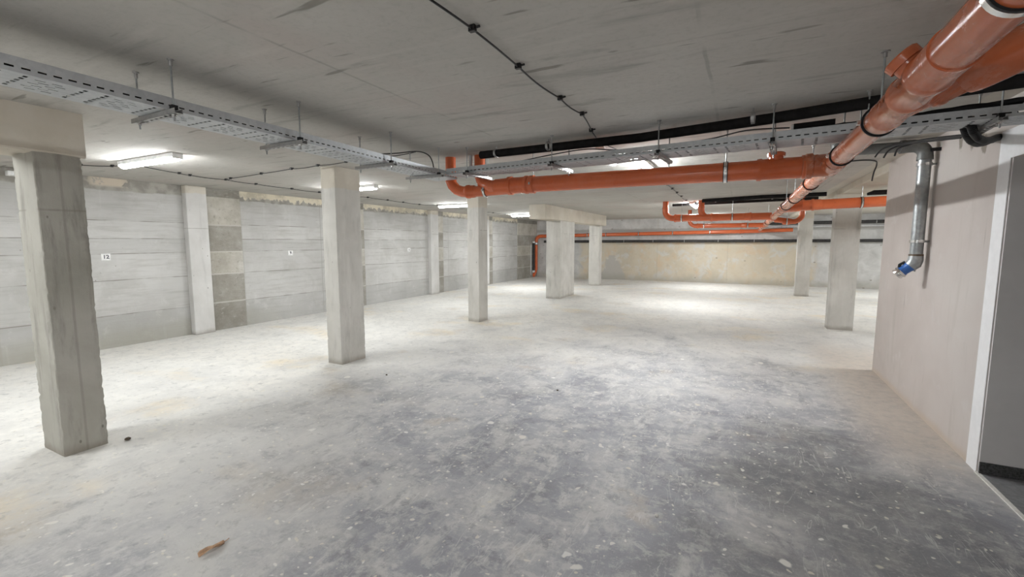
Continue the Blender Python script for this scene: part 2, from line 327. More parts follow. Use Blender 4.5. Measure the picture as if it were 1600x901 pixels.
# ------------------------------------------------------------------ mesh builder
class MB:
    def __init__(s): s.bm = bmesh.new()
    def face(s, vs):
        try: s.bm.faces.new(vs)
        except ValueError: pass
    def box(s, a, b, mat=None):
        x0, y0, z0 = a; x1, y1, z1 = b
        P = [(x0, y0, z0), (x1, y0, z0), (x1, y1, z0), (x0, y1, z0), (x0, y0, z1), (x1, y0, z1), (x1, y1, z1), (x0, y1, z1)]
        if mat: P = [mat @ Vector(p) for p in P]
        v = [s.bm.verts.new(p) for p in P]
        for f in ((0, 3, 2, 1), (4, 5, 6, 7), (0, 1, 5, 4), (1, 2, 6, 5), (2, 3, 7, 6), (3, 0, 4, 7)): s.face([v[i] for i in f])
        return s
    def sweep(s, pts, r, seg=20, caps=True):
        pts = [Vector(p) for p in pts]; n = len(pts)
        rs = r if isinstance(r, (list, tuple)) else [r] * n
        tans = []
        for i in range(n):
            t = (pts[min(i + 1, n - 1)] - pts[max(i - 1, 0)])
            tans.append(t.normalized())
        up = Vector((0, 0, 1)) if abs(tans[0].z) < .9 else Vector((1, 0, 0))
        u = tans[0].cross(up).normalized(); rings = []
        for i in range(n):
            if i: u = (u - tans[i] * u.dot(tans[i])).normalized()
            v = tans[i].cross(u)
            rings.append([s.bm.verts.new(pts[i] + (u * math.cos(a) + v * math.sin(a)) * rs[i]) for a in [2 * math.pi * j / seg for j in range(seg)]])
        for a, b in zip(rings, rings[1:]):
            for j in range(seg): s.face([a[j], b[j], b[(j + 1) % seg], a[(j + 1) % seg]])
        if caps: s.face(rings[0]); s.face(rings[-1][::-1])
        return s
    def cyl(s, a, b, r, seg=20, caps=True): return s.sweep([a, b], r, seg, caps)
    def lathe(s, o, axis, prof, seg=28, closed=False):
        o = Vector(o); ax = Vector(axis).normalized()
        up = Vector((0, 0, 1)) if abs(ax.z) < .9 else Vector((1, 0, 0))
        u = ax.cross(up).normalized(); v = ax.cross(u)
        rings = [[s.bm.verts.new(o + ax * t + (u * math.cos(2 * math.pi * j / seg) + v * math.sin(2 * math.pi * j / seg)) * r) for j in range(seg)] for t, r in prof]
        prs = list(zip(rings, rings[1:])) + ([(rings[-1], rings[0])] if closed else [])
        for a, b in prs:
            for j in range(seg): s.face([a[j], b[j], b[(j + 1) % seg], a[(j + 1) % seg]])
        return s
    def perf(s, L, W, holes, org, eu, ev):
        """flat sheet L x W with rectangular holes (u0,u1,v0,v1)"""
        org, eu, ev = Vector(org), Vector(eu), Vector(ev)
        us = sorted({0.0, L} | {round(q, 5) for h in holes for q in h[:2] if 0 < q < L})
        byu = {}
        for h in holes: byu.setdefault(None, []).append(h)
        cache = {}
        def vert(u, v):
            key = (round(u, 5), round(v, 5))
            if key not in cache: cache[key] = s.bm.verts.new(org + eu * u + ev * v)
            return cache[key]
        holes = sorted(holes)
        for u0, u1 in zip(us, us[1:]):
            m = (u0 + u1) / 2
            act = sorted((h[2], h[3]) for h in holes if h[0] < m < h[1])
            v = 0.0
            for a, b in act + [(W, W)]:
                if a > v + 1e-6: s.face([vert(u0, v), vert(u1, v), vert(u1, a), vert(u0, a)])
                v = max(v, b)
        return s

def finish(mb, name, mat, parent=None, off=None, bevel=0.0, solid=0.0, smooth=True):
    me = bpy.data.meshes.new(name)
    bmesh.ops.recalc_face_normals(mb.bm, faces=mb.bm.faces[:])
    if off is not None: bmesh.ops.translate(mb.bm, verts=mb.bm.verts[:], vec=-Vector(off))
    mb.bm.to_mesh(me); mb.bm.free()
    if smooth:
        me.shade_smooth(); me.set_sharp_from_angle(angle=math.radians(38))
    me.materials.append(mat)
    o = bpy.data.objects.new(name, me); COL.objects.link(o)
    if parent: o.parent = parent
    if solid:
        md = o.modifiers.new('thickness', 'SOLIDIFY'); md.thickness = solid; md.offset = 0
    if bevel:
        md = o.modifiers.new('bevel', 'BEVEL'); md.width = bevel; md.segments = 2; md.limit_method = 'ANGLE'
    return o

def tag(o, label, cat, group=None):
    o['label'] = label; o['category'] = cat
    if group: o['group'] = group
    return o

class Thing:
    """an Empty at the thing's base; parts are given in world coordinates (or local when loc is the origin)"""
    def __init__(s, name, label, cat, loc=(0, 0, 0), rz=0.0, group=None):
        o = bpy.data.objects.new(name, None); COL.objects.link(o)
        o.location = loc; o.rotation_euler = (0, 0, rz); o.empty_display_size = .1
        tag(o, label, cat, group); s.o = o; s.loc = Vector(loc); s.rot = rz
    def part(s, name, mb, mat, parent=None, label=None, local=False, **kw):
        p = finish(mb, name, M[mat] if isinstance(mat, str) else mat, parent or s.o, None if local else s.loc, **kw)
        if label: p['label'] = label
        return p

def copy_thing(o, loc, label):
    r = o.copy(); COL.objects.link(r); r.location = loc; r['label'] = label
    for ch in list(o.children):
        c = ch.copy(); COL.objects.link(c); c.parent = r
        for g in list(ch.children):
            d = g.copy(); COL.objects.link(d); d.parent = c
    return r

def struct(name, mb, mat, bevel=0.0):
    o = finish(mb, name, M[mat], bevel=bevel, smooth=False); o['kind'] = 'structure'; return o

def single(name, mb, mat, label, cat, group=None, **kw):
    """a thing that is one mesh, its origin moved to its base"""
    bb = [v.co.copy() for v in mb.bm.verts]
    c = Vector(((min(v.x for v in bb) + max(v.x for v in bb)) / 2, (min(v.y for v in bb) + max(v.y for v in bb)) / 2, min(v.z for v in bb)))
    o = finish(mb, name, M[mat], None, c, **kw); o.location = c
    return tag(o, label, cat, group)

def arc(c, a, b, n=8):
    """quarter-ish elbow: points from c+a to c+b rounding the corner at c, a and b equally long"""
    c, a, b = Vector(c), Vector(a), Vector(b)
    r = []
    o = c + a + b; e1, e2 = -b, -a
    ang = e1.angle(e2)
    if abs(ang - math.pi / 2) < .02:
        for i in range(n + 1):
            t = math.pi / 2 * i / n
            r.append(o + e1 * math.cos(t) + e2 * math.sin(t))
    else:
        for i in range(n + 1):
            t = i / n
            r.append((c + a) * (1 - t) ** 2 + c * 2 * t * (1 - t) + (c + b) * t ** 2)
    return r

# ------------------------------------------------------------------ the setting
XL, YB, XR, YF = -8.43, 19.12, 9.0, -6.0
WX, WY0, WY1 = 1.545, 4.13, 6.93            # plastered wall: face, doorway side, far end
mb = MB(); mb.box((XL - .3, YF - .3, -.2), (XR + .3, YB + .3, 0)); struct('floor', mb, 'floor')
mb = MB(); mb.box((XL - .3, YF - .3, H), (XR + .3, YB + .3, H + .25)); struct('ceiling', mb, 'ceiling')
mb = MB(); mb.box((XL - .3, YF - .3, 0), (XL, YB + .3, H)); struct('wall_left', mb, 'wall_left')
mb = MB(); mb.box((XL, YB, 0), (XR + .3, YB + .3, H)); struct('wall_back', mb, 'wall_back')
mb = MB(); mb.box((XR, YF - .3, 0), (XR + .3, YB, H)); struct('wall_far_right', mb, 'wall_left')
mb = MB(); mb.box((XL, YF - .3, 0), (XR, YF, H)); struct('wall_front', mb, 'wall_left')
# plastered wall with the doorway
mb = MB(); mb.box((WX, WY0, 0), (WX + .3, WY1, H)); mb.box((WX, 2.9, 2.145), (WX + .3, WY0, H)); mb.box((WX, -5.9, 0), (WX + .3, 2.9, H))
struct('wall_right', mb, 'plaster')
# white band painted round the doorway
mb = MB(); mb.box((WX - .004, WY0 - .002, 0), (WX, WY0 + .15, 2.335)); mb.box((WX - .004, 2.75, 2.143), (WX, WY0 - .002, 2.335)); mb.box((WX - .004, 2.75, 0), (WX, 2.9, 2.143))
struct('trim_1', mb, 'paint')
# passage behind the doorway: side wall, far wall, lid, sloping tiled floor, skirting
mb = MB(); mb.box((WX + .004, WY0 - .02, -.12), (4.2, WY0 - .002, 2.5)); mb.box((4.2, 2.6, -.3), (4.3, WY0, 2.5)); mb.box((WX + .31, 2.6, -.3), (4.2, 2.7, 2.5))
struct('wall_passage', mb, 'greywall')
mb = MB(); mb.box((WX + .31, 2.6, 2.46), (4.2, WY0, 2.54)); struct('ceiling_passage', mb, 'paint')
mb = MB()
P = [(WX + .01, 2.7, .006), (WX + .01, WY0 - .02, .006), (4.2, WY0 - .02, .006), (4.2, 2.7, .006)]
v = [mb.bm.verts.new(q) for q in P]; mb.face(v)
struct('floor_passage', mb, 'tile')
mb = MB(); mb.box((WX + .002, WY0 - .034, .006), (4.2, WY0 - .02, .086)); struct('baseboard_passage', mb, 'granite')
mb = MB(); mb.box((WX - .012, 2.9, 0), (WX + .012, WY0, .008)); o = struct('trim_2', mb, 'chip')
# pilasters and rough infill strips of the left wall
n = 3
for (y0, y1, y2) in ((4.31, 4.64, 5.29), (7.72, 8.05, 8.40), (10.98, 11.36, 11.76), (14.2, 14.5, 14.95)):
    mb = MB(); mb.box((XL, y0, 0), (XL + .13, y1, H)); o = struct('trim_%d' % n, mb, 'pilaster', .012); n += 1
    mb = MB(); mb.box((XL, y1, 0), (XL + .012, y2, H)); o = struct('trim_%d' % n, mb, 'infill'); n += 1
mb = MB(); mb.box((XL, 17.1, 0), (XL + .03, 19.1, H)); struct('trim_%d' % n, mb, 'infill')

# ------------------------------------------------------------------ columns and beams
def rough_column(x0, x1, y0, y1, z1, chip=.006, seed=0, rings=110, lean=0.0):
    mb = MB(); ch = .006
    prof = []
    nx, ny = 5, 5
    def side(a, b, n): return [tuple(a[i] + (b[i] - a[i]) * t / n for i in range(2)) for t in range(n)]
    c = [(x0 + ch, y0), (x1 - ch, y0), (x1, y0 + ch), (x1, y1 - ch), (x1 - ch, y1), (x0 + ch, y1), (x0, y1 - ch), (x0, y0 + ch)]
    for i in range(8):
        a, b = c[i], c[(i + 1) % 8]
        prof += side(a, b, 5 if i % 2 == 0 else 1)
    mx, my = (x0 + x1) / 2, (y0 + y1) / 2
    rs = []
    for k in range(rings + 1):
        z = z1 * k / rings; ring = []
        for (px, py) in prof:
            cd = min(math.hypot(px - qx, py - qy) for qx in (x0, x1) for qy in (y0, y1))
            amp = chip * (1.0 if cd < .02 else .22)
            q = Vector((px * 9 + seed, py * 9, z * 17)); d = mnoise.noise(q) * .35 + mnoise.noise(q * 2.7) * .65
            if cd < .02: d = -abs(d) * 1.7 if d < .1 else d * .3
            v = Vector((px - mx, py - my)); L = v.length or 1
            w = v / L * d * amp
            ring.append(mb.bm.verts.new((px + w.x + lean * (z / z1), py + w.y, z)))
        rs.append(ring)
    m = len(prof)
    for a, b in zip(rs, rs[1:]):
        for j in range(m): mb.face([a[j], a[(j + 1) % m], b[(j + 1) % m], b[j]])
    mb.face(rs[0][::-1]); mb.face(rs[-1])
    return mb

CG = 'concrete columns holding up the garage ceiling'
BEAM1Z, BEAM2Z, BEAM3Z = 2.232, 2.185, 2.445
cols = [
    ((-4.79, -4.43, 1.34, 1.605), BEAM1Z, 'col_dark', .011, 'weathered square concrete column with ragged edges, nearest and leftmost of all, under a beam'),
    ((-4.83, -4.575, 4.10, 4.52), H, 'col', .007, 'slim pale concrete column rising past the cable tray, behind the ragged leftmost column'),
    ((-4.86, -4.60, 7.61, 7.96), H, 'col', .006, 'slim concrete column under the left end of the long orange pipe, reaching the ceiling itself'),
    ((-4.89, -4.47, 11.77, 12.98), BEAM2Z, 'col', .006, 'broad wall-like concrete column carrying the near end of the beige beam'),
    ((-4.96, -4.56, 16.02, 16.32), BEAM2Z, 'col', .006, 'thin distant concrete column carrying the far end of the beige beam'),
    ((1.50, 1.885, 9.9, 10.2), BEAM3Z, 'col', .006, 'square concrete column standing beside the plastered wall, nearer of the right pair'),
    ((1.51, 1.86, 15.62, 15.95), BEAM3Z, 'col', .006, 'square concrete column far back in front of the beige wall, farther of the right pair'),
]
for i, ((a, b, c, d), zt, m, chp, lab) in enumerate(cols):
    mb = rough_column(a, b, c, d, zt, chp, i * 5.3)
    single('concrete_column', mb, m, lab, 'column', CG)
def rough_beam(a, b, n=30, amp=.006, seed=0):
    mb = MB(); (x0, y0, z0), (x1, y1, z1) = a, b
    prof = [(x0, z0 + .012), (x0 + .012, z0)] + [(x0 + (x1 - x0) * t / 6, z0) for t in range(1, 6)] + [(x1 - .012, z0), (x1, z0 + .012), (x1, z1), (x0, z1)]
    rs = []
    for k in range(n + 1):
        y = y0 + (y1 - y0) * k / n; ring = []
        for (x, z) in prof:
            low = z < z0 + .02
            d = mnoise.noise(Vector((x * 6 + seed, y * 4, z * 6))) * amp if low else 0
            ring.append(mb.bm.verts.new((x, y, z + d)))
        rs.append(ring)
    m = len(prof)
    for p, q in zip(rs, rs[1:]):
        for j in range(m): mb.face([p[j], p[(j + 1) % m], q[(j + 1) % m], q[j]])
    mb.face(rs[0]); mb.face(rs[-1][::-1])
    return mb
BG = 'concrete beams under the ceiling'
single('concrete_beam', rough_beam((-4.84, -4.5, BEAM1Z), (-4.42, 1.63, H), 40, .014), 'beam', 'deep beige concrete beam on top of the leftmost ragged column', 'beam', BG)
single('concrete_beam', rough_beam((-4.86, 10.55, BEAM2Z), (-4.42, 16.35, H), 40, .006, 3), 'beam', 'beige concrete beam bridging the broad column and the thin distant column', 'beam', BG)
single('concrete_beam', rough_beam((1.545, WY1 + .002, BEAM3Z), (1.93, YB, H), 60, .004, 7), 'beam', 'shallow concrete beam running on from the end of the plastered wall over the right columns', 'beam', BG)

# ------------------------------------------------------------------ lamps
def make_lamp(label, glow='lamp'):
    t = Thing('ceiling_lamp', label, 'lamp', (0, 0, 0), 0, 'tube lamps on the ceiling')
    b = MB(); b.box((-.59, -.052, -.044), (.59, .052, 0.001)); t.part('housing', b, 'white', local=True, bevel=.004)
    d = MB()
    pr = [(-.044, -.047), (-.060, -.040), (-.074, -.027), (-.081, -.013), (-.082, 0), (-.081, .013), (-.074, .027), (-.060, .040), (-.044, .047)]
    rs = [[d.bm.verts.new((x, y, z)) for z, y in pr] for x in (-.575, .575)]
    for j in range(len(pr) - 1): d.face([rs[0][j], rs[0][j + 1], rs[1][j + 1], rs[1][j]])
    d.face(rs[0]); d.face(rs[1][::-1])
    t.part('diffuser', d, glow, local=True)
    for s in (-1, 1):
        e = MB(); e.box((min(.574 * s, .592 * s), -.050, -.060), (max(.574 * s, .592 * s), .050, -.002)); t.part('end_cap', e, 'white', local=True, bevel=.004)
    return t.o
lamp0 = make_lamp('glowing tube lamp nearest the wall sign 12, right of the ragged column')
lamp0.location = (-6.0, 2.76, H)
lamp1 = make_lamp('glowing tube lamp seen end on above the long orange pipe', 'lamp_right')
lamp1.location = (-1.05, 5.42, H); lamp1.rotation_euler = (0, 0, math.pi / 2)
for (x, y, rz, lab) in (
    (-6.02, 5.72, 0, 'glowing tube lamp half hidden behind the second column from the left'),
    (-6.32, 9.5, 0, 'glowing tube lamp ending at the left face of the third column'),
    (-6.5, 13.95, 0, 'glowing tube lamp beside the near end of the beige beam'),
    (-1.07, 12.05, 90, 'small glowing tube lamp far back between two orange risers'),
    (-5.7, -.3, 0, 'tube lamp on the ceiling left of the camera, outside the picture'),
    (-1.0, 17.0, 90, 'added unseen tube lamp near the back wall, behind the far orange pipes'),  # added out of sight to brighten the far end of the hall
    (-1.05, -1.6, 90, 'added tube lamp on the ceiling behind the camera, outside the picture'),  # added to lift the dim floor and ceiling near the camera
    (-1.05, -4.4, 90, 'added tube lamp farther behind the camera, outside the picture'),  # another added lamp, for more fill light from behind
    (3.5, 7.5, 90, 'added unseen tube lamp in the bay behind the plastered wall'),  # added out of sight to light the front of the nearer right column
    (4.4, 12.6, 90, 'tube lamp in the middle of the bay behind the plastered wall'),
    (4.9, 16.6, 90, 'added unseen tube lamp at the back of the bay behind the plastered wall')):  # added out of sight to brighten the right part of the back wall
    o = copy_thing(lamp1 if x > -3 or y < 0 or y > 12 else lamp0, (x, y, H), lab); o.rotation_euler = (0, 0, math.radians(rz))

# ------------------------------------------------------------------ cable trays
TW = .285
def plate_holes(L, start=0.0):
    hs = []; u = start
    while u < L - .30:
        for k in range(6): 
            for du in (.02, .10): hs.append((u + du, u + du + .016, .028 + k * .040, .028 + k * .040 + .024))
        for j, w in enumerate((.05, .085, .12, .155, .19, .225)):
            d0 = .142 + (.022 if j % 2 else 0)
            hs.append((u + d0, u + d0 + .036, w, w + .009)); hs.append((u + d0 + .056, u + d0 + .092, w, w + .009))
        u += .28
    return hs
def flange_holes(L):
    hs = []; u = .015
    while u < L - .04: hs.append((u, u + .029, .017, .026)); u += .05
    return hs
def make_tray(name, label, origin, rz, L, slope, joints, near0=0.0, far1=0.0):
    t = Thing(name, label, 'cable tray', origin, rz, 'perforated steel cable trays')
    t.o.rotation_euler = (0, slope, rz)
    b = MB(); b.perf(L, TW, plate_holes(L, .05), (0, 0, 0), (1, 0, 0), (0, 1, 0)); t.part('bottom_plate', b, 'tray', local=True, solid=.0012, smooth=False)
    b = MB(); b.perf(L, .062, flange_holes(L), (0, 0, 0), (1, 0, 0), (0, 0, 1)); b.box((0, 0, .0605), (L, .008, .0625)); t.part('side_flange', b, 'tray', local=True, solid=.0012, smooth=False)
    b = MB(); b.perf(L - far1, .062, flange_holes(L - far1), (0, TW, 0), (1, 0, 0), (0, 0, 1)); b.box((0, TW - .008, .0605), (L - far1, TW, .0625)); t.part('side_flange', b, 'tray', local=True, solid=.0012, smooth=False)
    for u in joints:
        b = MB()
        b.perf(.50, .058, [(q[0] - u, q[1] - u, q[2], q[3]) for q in flange_holes(L) if q[0] > u + .01 and q[1] < u + .49], (u, -.0025, -.002), (1, 0, 0), (0, 0, 1))
        b.perf(.50, TW + .005, [(q[0] - u, q[1] - u, q[2] + .0025, q[3] + .0025) for q in plate_holes(L, .05) if q[0] > u + .01 and q[1] < u + .49], (u, -.0025, -.002), (1, 0, 0), (0, 1, 0))
        t.part('joint_plate', b, 'tray', local=True, smooth=False)
    return t
LA = math.atan2(-.03, 1)                      # left run leans a little off the Y axis
left_tray = make_tray('cable_tray', 'perforated grey steel cable tray running along the left ceiling from the camera', (-2.655, -1.0, 2.31), math.pi / 2 - LA * 1.0, 5.21, .0055, (2.13,))
RA = math.atan2(-.095, 1)
right_tray = make_tray('cable_tray', 'perforated grey steel cable tray crossing to the plastered right wall', (-2.80, 3.985, 2.302), RA, 4.30, 0.0, (1.3, 3.0))
def on_right(x, dy=0.0): return 3.985 - .095 * (x + 2.80) + dy
def on_left(y, dx=0.0): return -2.655 - .03 * (y + 1.0) + dx

# black cables lying in the trays
def wavy(p0, p1, amp, n, seed, r, zamp=0.0):
    p0, p1 = Vector(p0), Vector(p1); d = (p1 - p0); sd = Vector((-d.y, d.x, 0)).normalized()
    pts = [p0 + d * (i / n) + sd * amp * mnoise.noise(Vector((i * .37, seed, 0))) + Vector((0, 0, zamp * mnoise.noise(Vector((i * .5, seed, 4))))) for i in range(n + 1)]
    return MB().sweep(pts, r, 8)
for i, dy in enumerate((.035, .075, .115, .16)):
    single('power_cable', wavy((on_left(-.8, -dy), -.8, 2.332 + .003 * (i % 2)), (on_left(3.85, -dy), 3.85, 2.302 + .003 * (i % 2)), .014, 40, i, .013), 'rubber', 'black power cable lying inside the left steel cable tray', 'cable', 'cables inside the left tray')
for i, dy in enumerate((.035, .075, .12, .17)):
    z0 = 2.32
    single('power_cable', wavy((-2.5, on_right(-2.5, dy), z0), (1.36, on_right(1.36, dy), z0), .014, 40, 10 + i, .013), 'rubber', 'black power cable lying inside the right steel cable tray', 'cable', 'cables inside the right tray')
for i in range(5):
    single('power_cable', wavy((.45 + .1 * i, on_right(.5, .06 + .035 * i), 2.36), (1.40, on_right(1.4, .05 + .04 * i), 2.395), .03, 24, 30 + i, .017, .01), 'rubber', 'thick black cable heaped in the wall end of the right cable tray', 'cable', 'cables heaped at the wall end of the tray')

# hangers: two threaded rods, a slotted channel under the tray, washers and anchors
def make_hanger(near, far, zb, label, group):
    """near and far: (x, y) of the rods; the channel runs between them, a little beyond the far one"""
    nx, ny = near; fx, fy = far
    t = Thing('tray_hanger', label, 'hanger', (nx, ny, zb), 0, group)
    d = Vector((fx - nx, fy - ny, 0)); L = d.length; ang = math.atan2(d.y, d.x)
    T = Matrix.Translation((nx, ny, zb)) @ Matrix.Rotation(ang, 4, 'Z')
    b = MB()
    b.box((-.045, -.02, .004), (L + .05, -.018, .028), T); b.box((-.045, .018, .004), (L + .05, .02, .028), T)
    hs = [(.02 + .05 * k, .048 + .05 * k, .014, .026) for k in range(int((L + .06) / .05))]
    b.perf(L + .095, .04, hs, T @ Vector((-.045, -.02, .004)), T.to_3x3() @ Vector((1, 0, 0)), T.to_3x3() @ Vector((0, 1, 0)))
    t.part('channel', b, 'strut')
    for (x, y) in (near, far):
        r = t.part('threaded_rod', MB().cyl((x, y, zb - .03), (x, y, H), .0048, 8), 'galv')
        t.part('anchor', MB().lathe((x, y, H), (0, 0, -1), [(0, .016), (.006, .016), (.009, .009), (.034, .009), (.036, .005)], 10), 'strut', r)
        t.part('nut', MB().lathe((x, y, zb - .008), (0, 0, 1), [(0, .0), (0, .0095), (.009, .0095), (.009, .015), (.011, .015), (.011, .0)], 6), 'chrome', r)
    b = MB(); b.box((nx - .014, ny - .014, zb + .028), (nx + .014, ny + .014, zb + .05)); t.part('clamp_block', b, 'rubber')
    return t
HGL = 'tray hangers of the left cable tray'; HGR = 'tray hangers of the right cable tray'
for y, lab in ((.35, 'tray hanger with two rods outside the picture, left tray nearest the camera'), (1.37, 'tray hanger with threaded rods in front of the ragged left column, beside the tray joint'),
               (2.15, 'tray hanger on the left cable tray, left of the second column'), (3.08, 'tray hanger on the left cable tray beside the black loop of cable'), (3.80, 'tray hanger at the inner corner where both cable trays meet')):
    zt = 2.31 - math.sin(.0055) * (y + 1)
    make_hanger((on_left(y, .038), y), (on_left(y, -TW - .05), y + .01), zt - .034, lab, HGL)
for x, lab in ((-2.5, 'tray hanger right of the tray corner, beside the orange riser with a pale sleeve'), (-1.545, 'tray hanger on the right tray above the clamped start of the long orange pipe'), (-.61, 'tray hanger on the right tray just right of the lamp seen end on'),
               (.165, 'tray hanger on the right tray above the capped orange stub'), (.68, 'tray hanger hidden behind the big sloping orange pipe'), (1.27, 'tray hanger nearest the plastered wall over the black conduits')):
    make_hanger((x, on_right(x, -.036)), (x + .03, on_right(x, TW + .05)), 2.302 - .034, lab, HGR)

# ------------------------------------------------------------------ orange drain pipes
def socket_mb(o, ax, L, r, seg=32, flip=False):
    """push-fit socket: slim sleeve with a swollen ring groove at its mouth"""
    pr = [(0, r * .98), (0, r * 1.075), (.006, r * 1.10), (.012, r * 1.17), (.038, r * 1.17), (.046, r * 1.08), (L - .01, r * 1.06), (L, r * 1.0)]
    if flip: pr = [(L - a, b) for a, b in pr][::-1]
    return MB().lathe(o, ax, pr, seg)
def bead_mb(o, ax, r, w=.022, seg=32):
    return MB().lathe(o, ax, [(-w / 2, r * .99), (-w / 2, r * 1.05), (0, r * 1.085), (w / 2, r * 1.05), (w / 2, r * .99)], seg)
def ring_mb(o, ax, r0, r1, w, seg=36):
    o = Vector(o); a = Vector(ax).normalized()
    return MB().lathe(o - a * w / 2, ax, [(0, r0), (0, r1), (w, r1), (w, r0)], seg, True)

PX = .60
def pz(y): return 2.205 - .0106 * (y - 3.3) if y > 2.6 else 2.2124 - .034 * (y - 2.6)
def pp(y): return Vector((PX, y, pz(y)))
AX = (pp(10) - pp(3)).normalized(); AN = (pp(2.5) - pp(0)).normalized()
main = Thing('drain_pipe', 'big glossy orange drain pipe sloping away along the right ceiling to the back wall', 'pipe', (PX, 2.5, 2.1))
R0, R1, R2 = .0715, .065, .063
main.part('pipe', MB().sweep([(PX, -5.98, 2.36), (PX, -2.0, 2.335), pp(-.6), pp(2.10)], R0, 48), 'pvc')
main.part('pipe', MB().cyl(pp(2.75), pp(4.05), R1, 40), 'pvc')
main.part('pipe', MB().cyl(pp(4.45), pp(8.4), R2, 36), 'pvc')
main.part('pipe', MB().cyl(pp(8.8), pp(11.0), R2, 32), 'pvc')
main.part('pipe', MB().cyl(pp(11.4), pp(14.3), R2, 28), 'pvc')
main.part('pipe', MB().cyl(pp(14.7), pp(18.86), R2, 28), 'pvc')
# big Y fitting near the camera: double socket, branch spigot to the right
f = MB().lathe(pp(2.025), AN, [(0, R0 * 1.0), (0, R0 * 1.085), (.012, R0 * 1.085), (.19, R0 * 1.065), (.20, R0 * 1.10), (.215, R0 * 1.15), (.245, R0 * 1.15), (.258, R0 * 1.06), (.43, R0 * 1.03), (.445, R0 * 1.06), (.455, R0 * 1.12), (.475, R0 * 1.12), (.49, R0 * 1.02),
                               (.755, R0 * 1.0), (.765, R0 * 1.04), (.78, R0 * 1.04), (.785, R1 * 1.07), (.86, R1 * 1.06), (.86, R1 * .98)], 48)
fit = main.part('branch_fitting', f, 'pvc')
b0 = Vector((PX, 2.80, 2.212)); bd = Vector((.66, -.66, .25)).normalized()
main.part('branch_pipe', MB().cyl(b0, b0 + bd * .60, .058, 32), 'pvc', fit)
main.part('socket', socket_mb(b0 + bd * .17, bd, .13, .062, 32), 'pvc', fit)
main.part('reducer', MB().lathe(b0 + bd * .30, bd, [(0, .062), (0, .076), (.02, .081), (.05, .083), (.58, .083), (.58, .06)], 36), 'pvc', fit)
be = b0 + bd * .86
main.part('elbow', MB().sweep([be, be + bd * .05, be + bd * .09 + Vector((0, 0, .02)), be + bd * .11 + Vector((0, 0, .06)), (be.x + .075, be.y - .075, H)], .083, 32), 'pvc', fit)
# capped stub on the far flank of the fitting
sd = Vector((-.66, .1, .74)).normalized(); s0 = pp(2.30)
st = main.part('stub', MB().cyl(s0, s0 + sd * .115, .050, 28), 'pvc', fit)
main.part('stub_rim', MB().lathe(s0 + sd * .088, sd, [(0, .050), (0, .060), (.03, .062), (.037, .055), (.037, 0)], 28), 'pvc', fit)
for y, L in ((3.93, .12), (8.32, .14), (10.92, .14), (14.22, .14)): 
    main.part('socket', socket_mb(pp(y), AX, L, R2, 32, True), 'pvc')
# tee where the long cross pipe meets it
LY, LZ = 4.27, 2.186
tee = main.part('tee_fitting', MB().lathe(pp(4.08), AX, [(0, R2), (0, R2 * 1.1), (.04, R2 * 1.22), (.06, R2 * 1.2), (.08, R2 * 1.27), (.30, R2 * 1.27), (.33, R2 * 1.2), (.37, R2 * 1.16), (.40, R2 * 1.1), (.40, R2)], 36), 'pvc')
main.part('tee_branch', MB().lathe((PX, LY, LZ + .005), (-1, 0, 0), [(.02, .085), (.12, .086), (.13, .098), (.17, .098), (.18, .09), (.20, .09), (.20, .08)], 32), 'pvc', tee)
for y, w in ((8.6, .42), (11.2, .42), (14.5, .42)):
    tf = main.part('tee_fitting', MB().lathe(pp(y - w / 2), AX, [(0, R2), (0, R2 * 1.12), (.05, R2 * 1.12), (.06, R2 * 1.04), (w - .06, R2 * 1.04), (w - .05, R2 * 1.12), (w, R2 * 1.12), (w, R2)], 30), 'pvc')
main.part('end_tee', MB().lathe(pp(18.7), AX, [(0, R2), (0, R2 * 1.12), (.06, R2 * 1.12), (.07, R2 * 1.02), (.2, R2)], 28), 'pvc')

# long cross pipe under the right tray
A0 = -2.96; SX = -2.60
x1 = Thing('drain_pipe', 'long orange cross pipe under the right cable tray, with two risers at its left', 'pipe', (-1, LY, 2.1))
# first riser with two bends
zA = 2.150; ra = .058
x1.part('riser', MB().cyl((A0, LY + .03, H), (A0, LY + .03, 2.30), ra, 24), 'pvc_clean')
bend = [(A0, LY + .03, 2.32), (A0, LY + .03, 2.285), (A0 + .025, LY + .03, 2.235), (A0 + .08, LY + .03, 2.185), (A0 + .15, LY + .03, 2.16), (A0 + .24, LY + .03, zA)]
x1.part('elbow', MB().sweep(bend, ra * 1.04, 24), 'pvc_clean')
x1.part('socket', socket_mb((A0, LY + .03, 2.34), (0, 0, -1), .07, ra, 24), 'pvc_clean')
x1.part('socket', socket_mb((A0 + .21, LY + .03, zA + .004), (1, 0, 0), .11, ra * 1.1, 24, False), 'pvc_clean')
x1.part('pipe', MB().cyl((A0 + .22, LY + .03, zA), (-2.1, LY + .005, zA + .01), ra, 24), 'pvc_clean')
# second riser joined through a slanting branch
x1.part('riser', MB().cyl((SX, LY + .07, H), (SX, LY + .07, 2.36), .06, 24), 'pvc_clean')
x1.part('elbow', MB().sweep([(SX, LY + .07, 2.40), (SX, LY + .07, 2.335), (SX + .03, LY + .06, 2.275), (SX + .10, LY + .03, 2.215), (SX + .19, LY - .01, 2.19), (SX + .30, LY, LZ)], .066, 24), 'pvc_clean')
x1.part('bead', bead_mb((SX + .055, LY + .05, 2.25), (.55, 0, -.5), .068, .03, 24), 'pvc_clean')
x1.part('branch_fitting', MB().lathe((SX + .22, LY, LZ), (1, 0, 0), [(0, .06), (.02, .079), (.17, .083), (.175, .095), (.215, .095), (.22, .085), (.42, .082), (.425, .092), (.47, .092), (.48, .08)], 30), 'pvc_clean')
x1.part('pipe', MB().cyl((-2.0, LY, LZ), (.42, LY, LZ), .079, 36), 'pvc_clean')
x1.part('socket', socket_mb((-2.10, LY, LZ), (1, 0, 0), .13, .079, 32, True), 'pvc_clean')
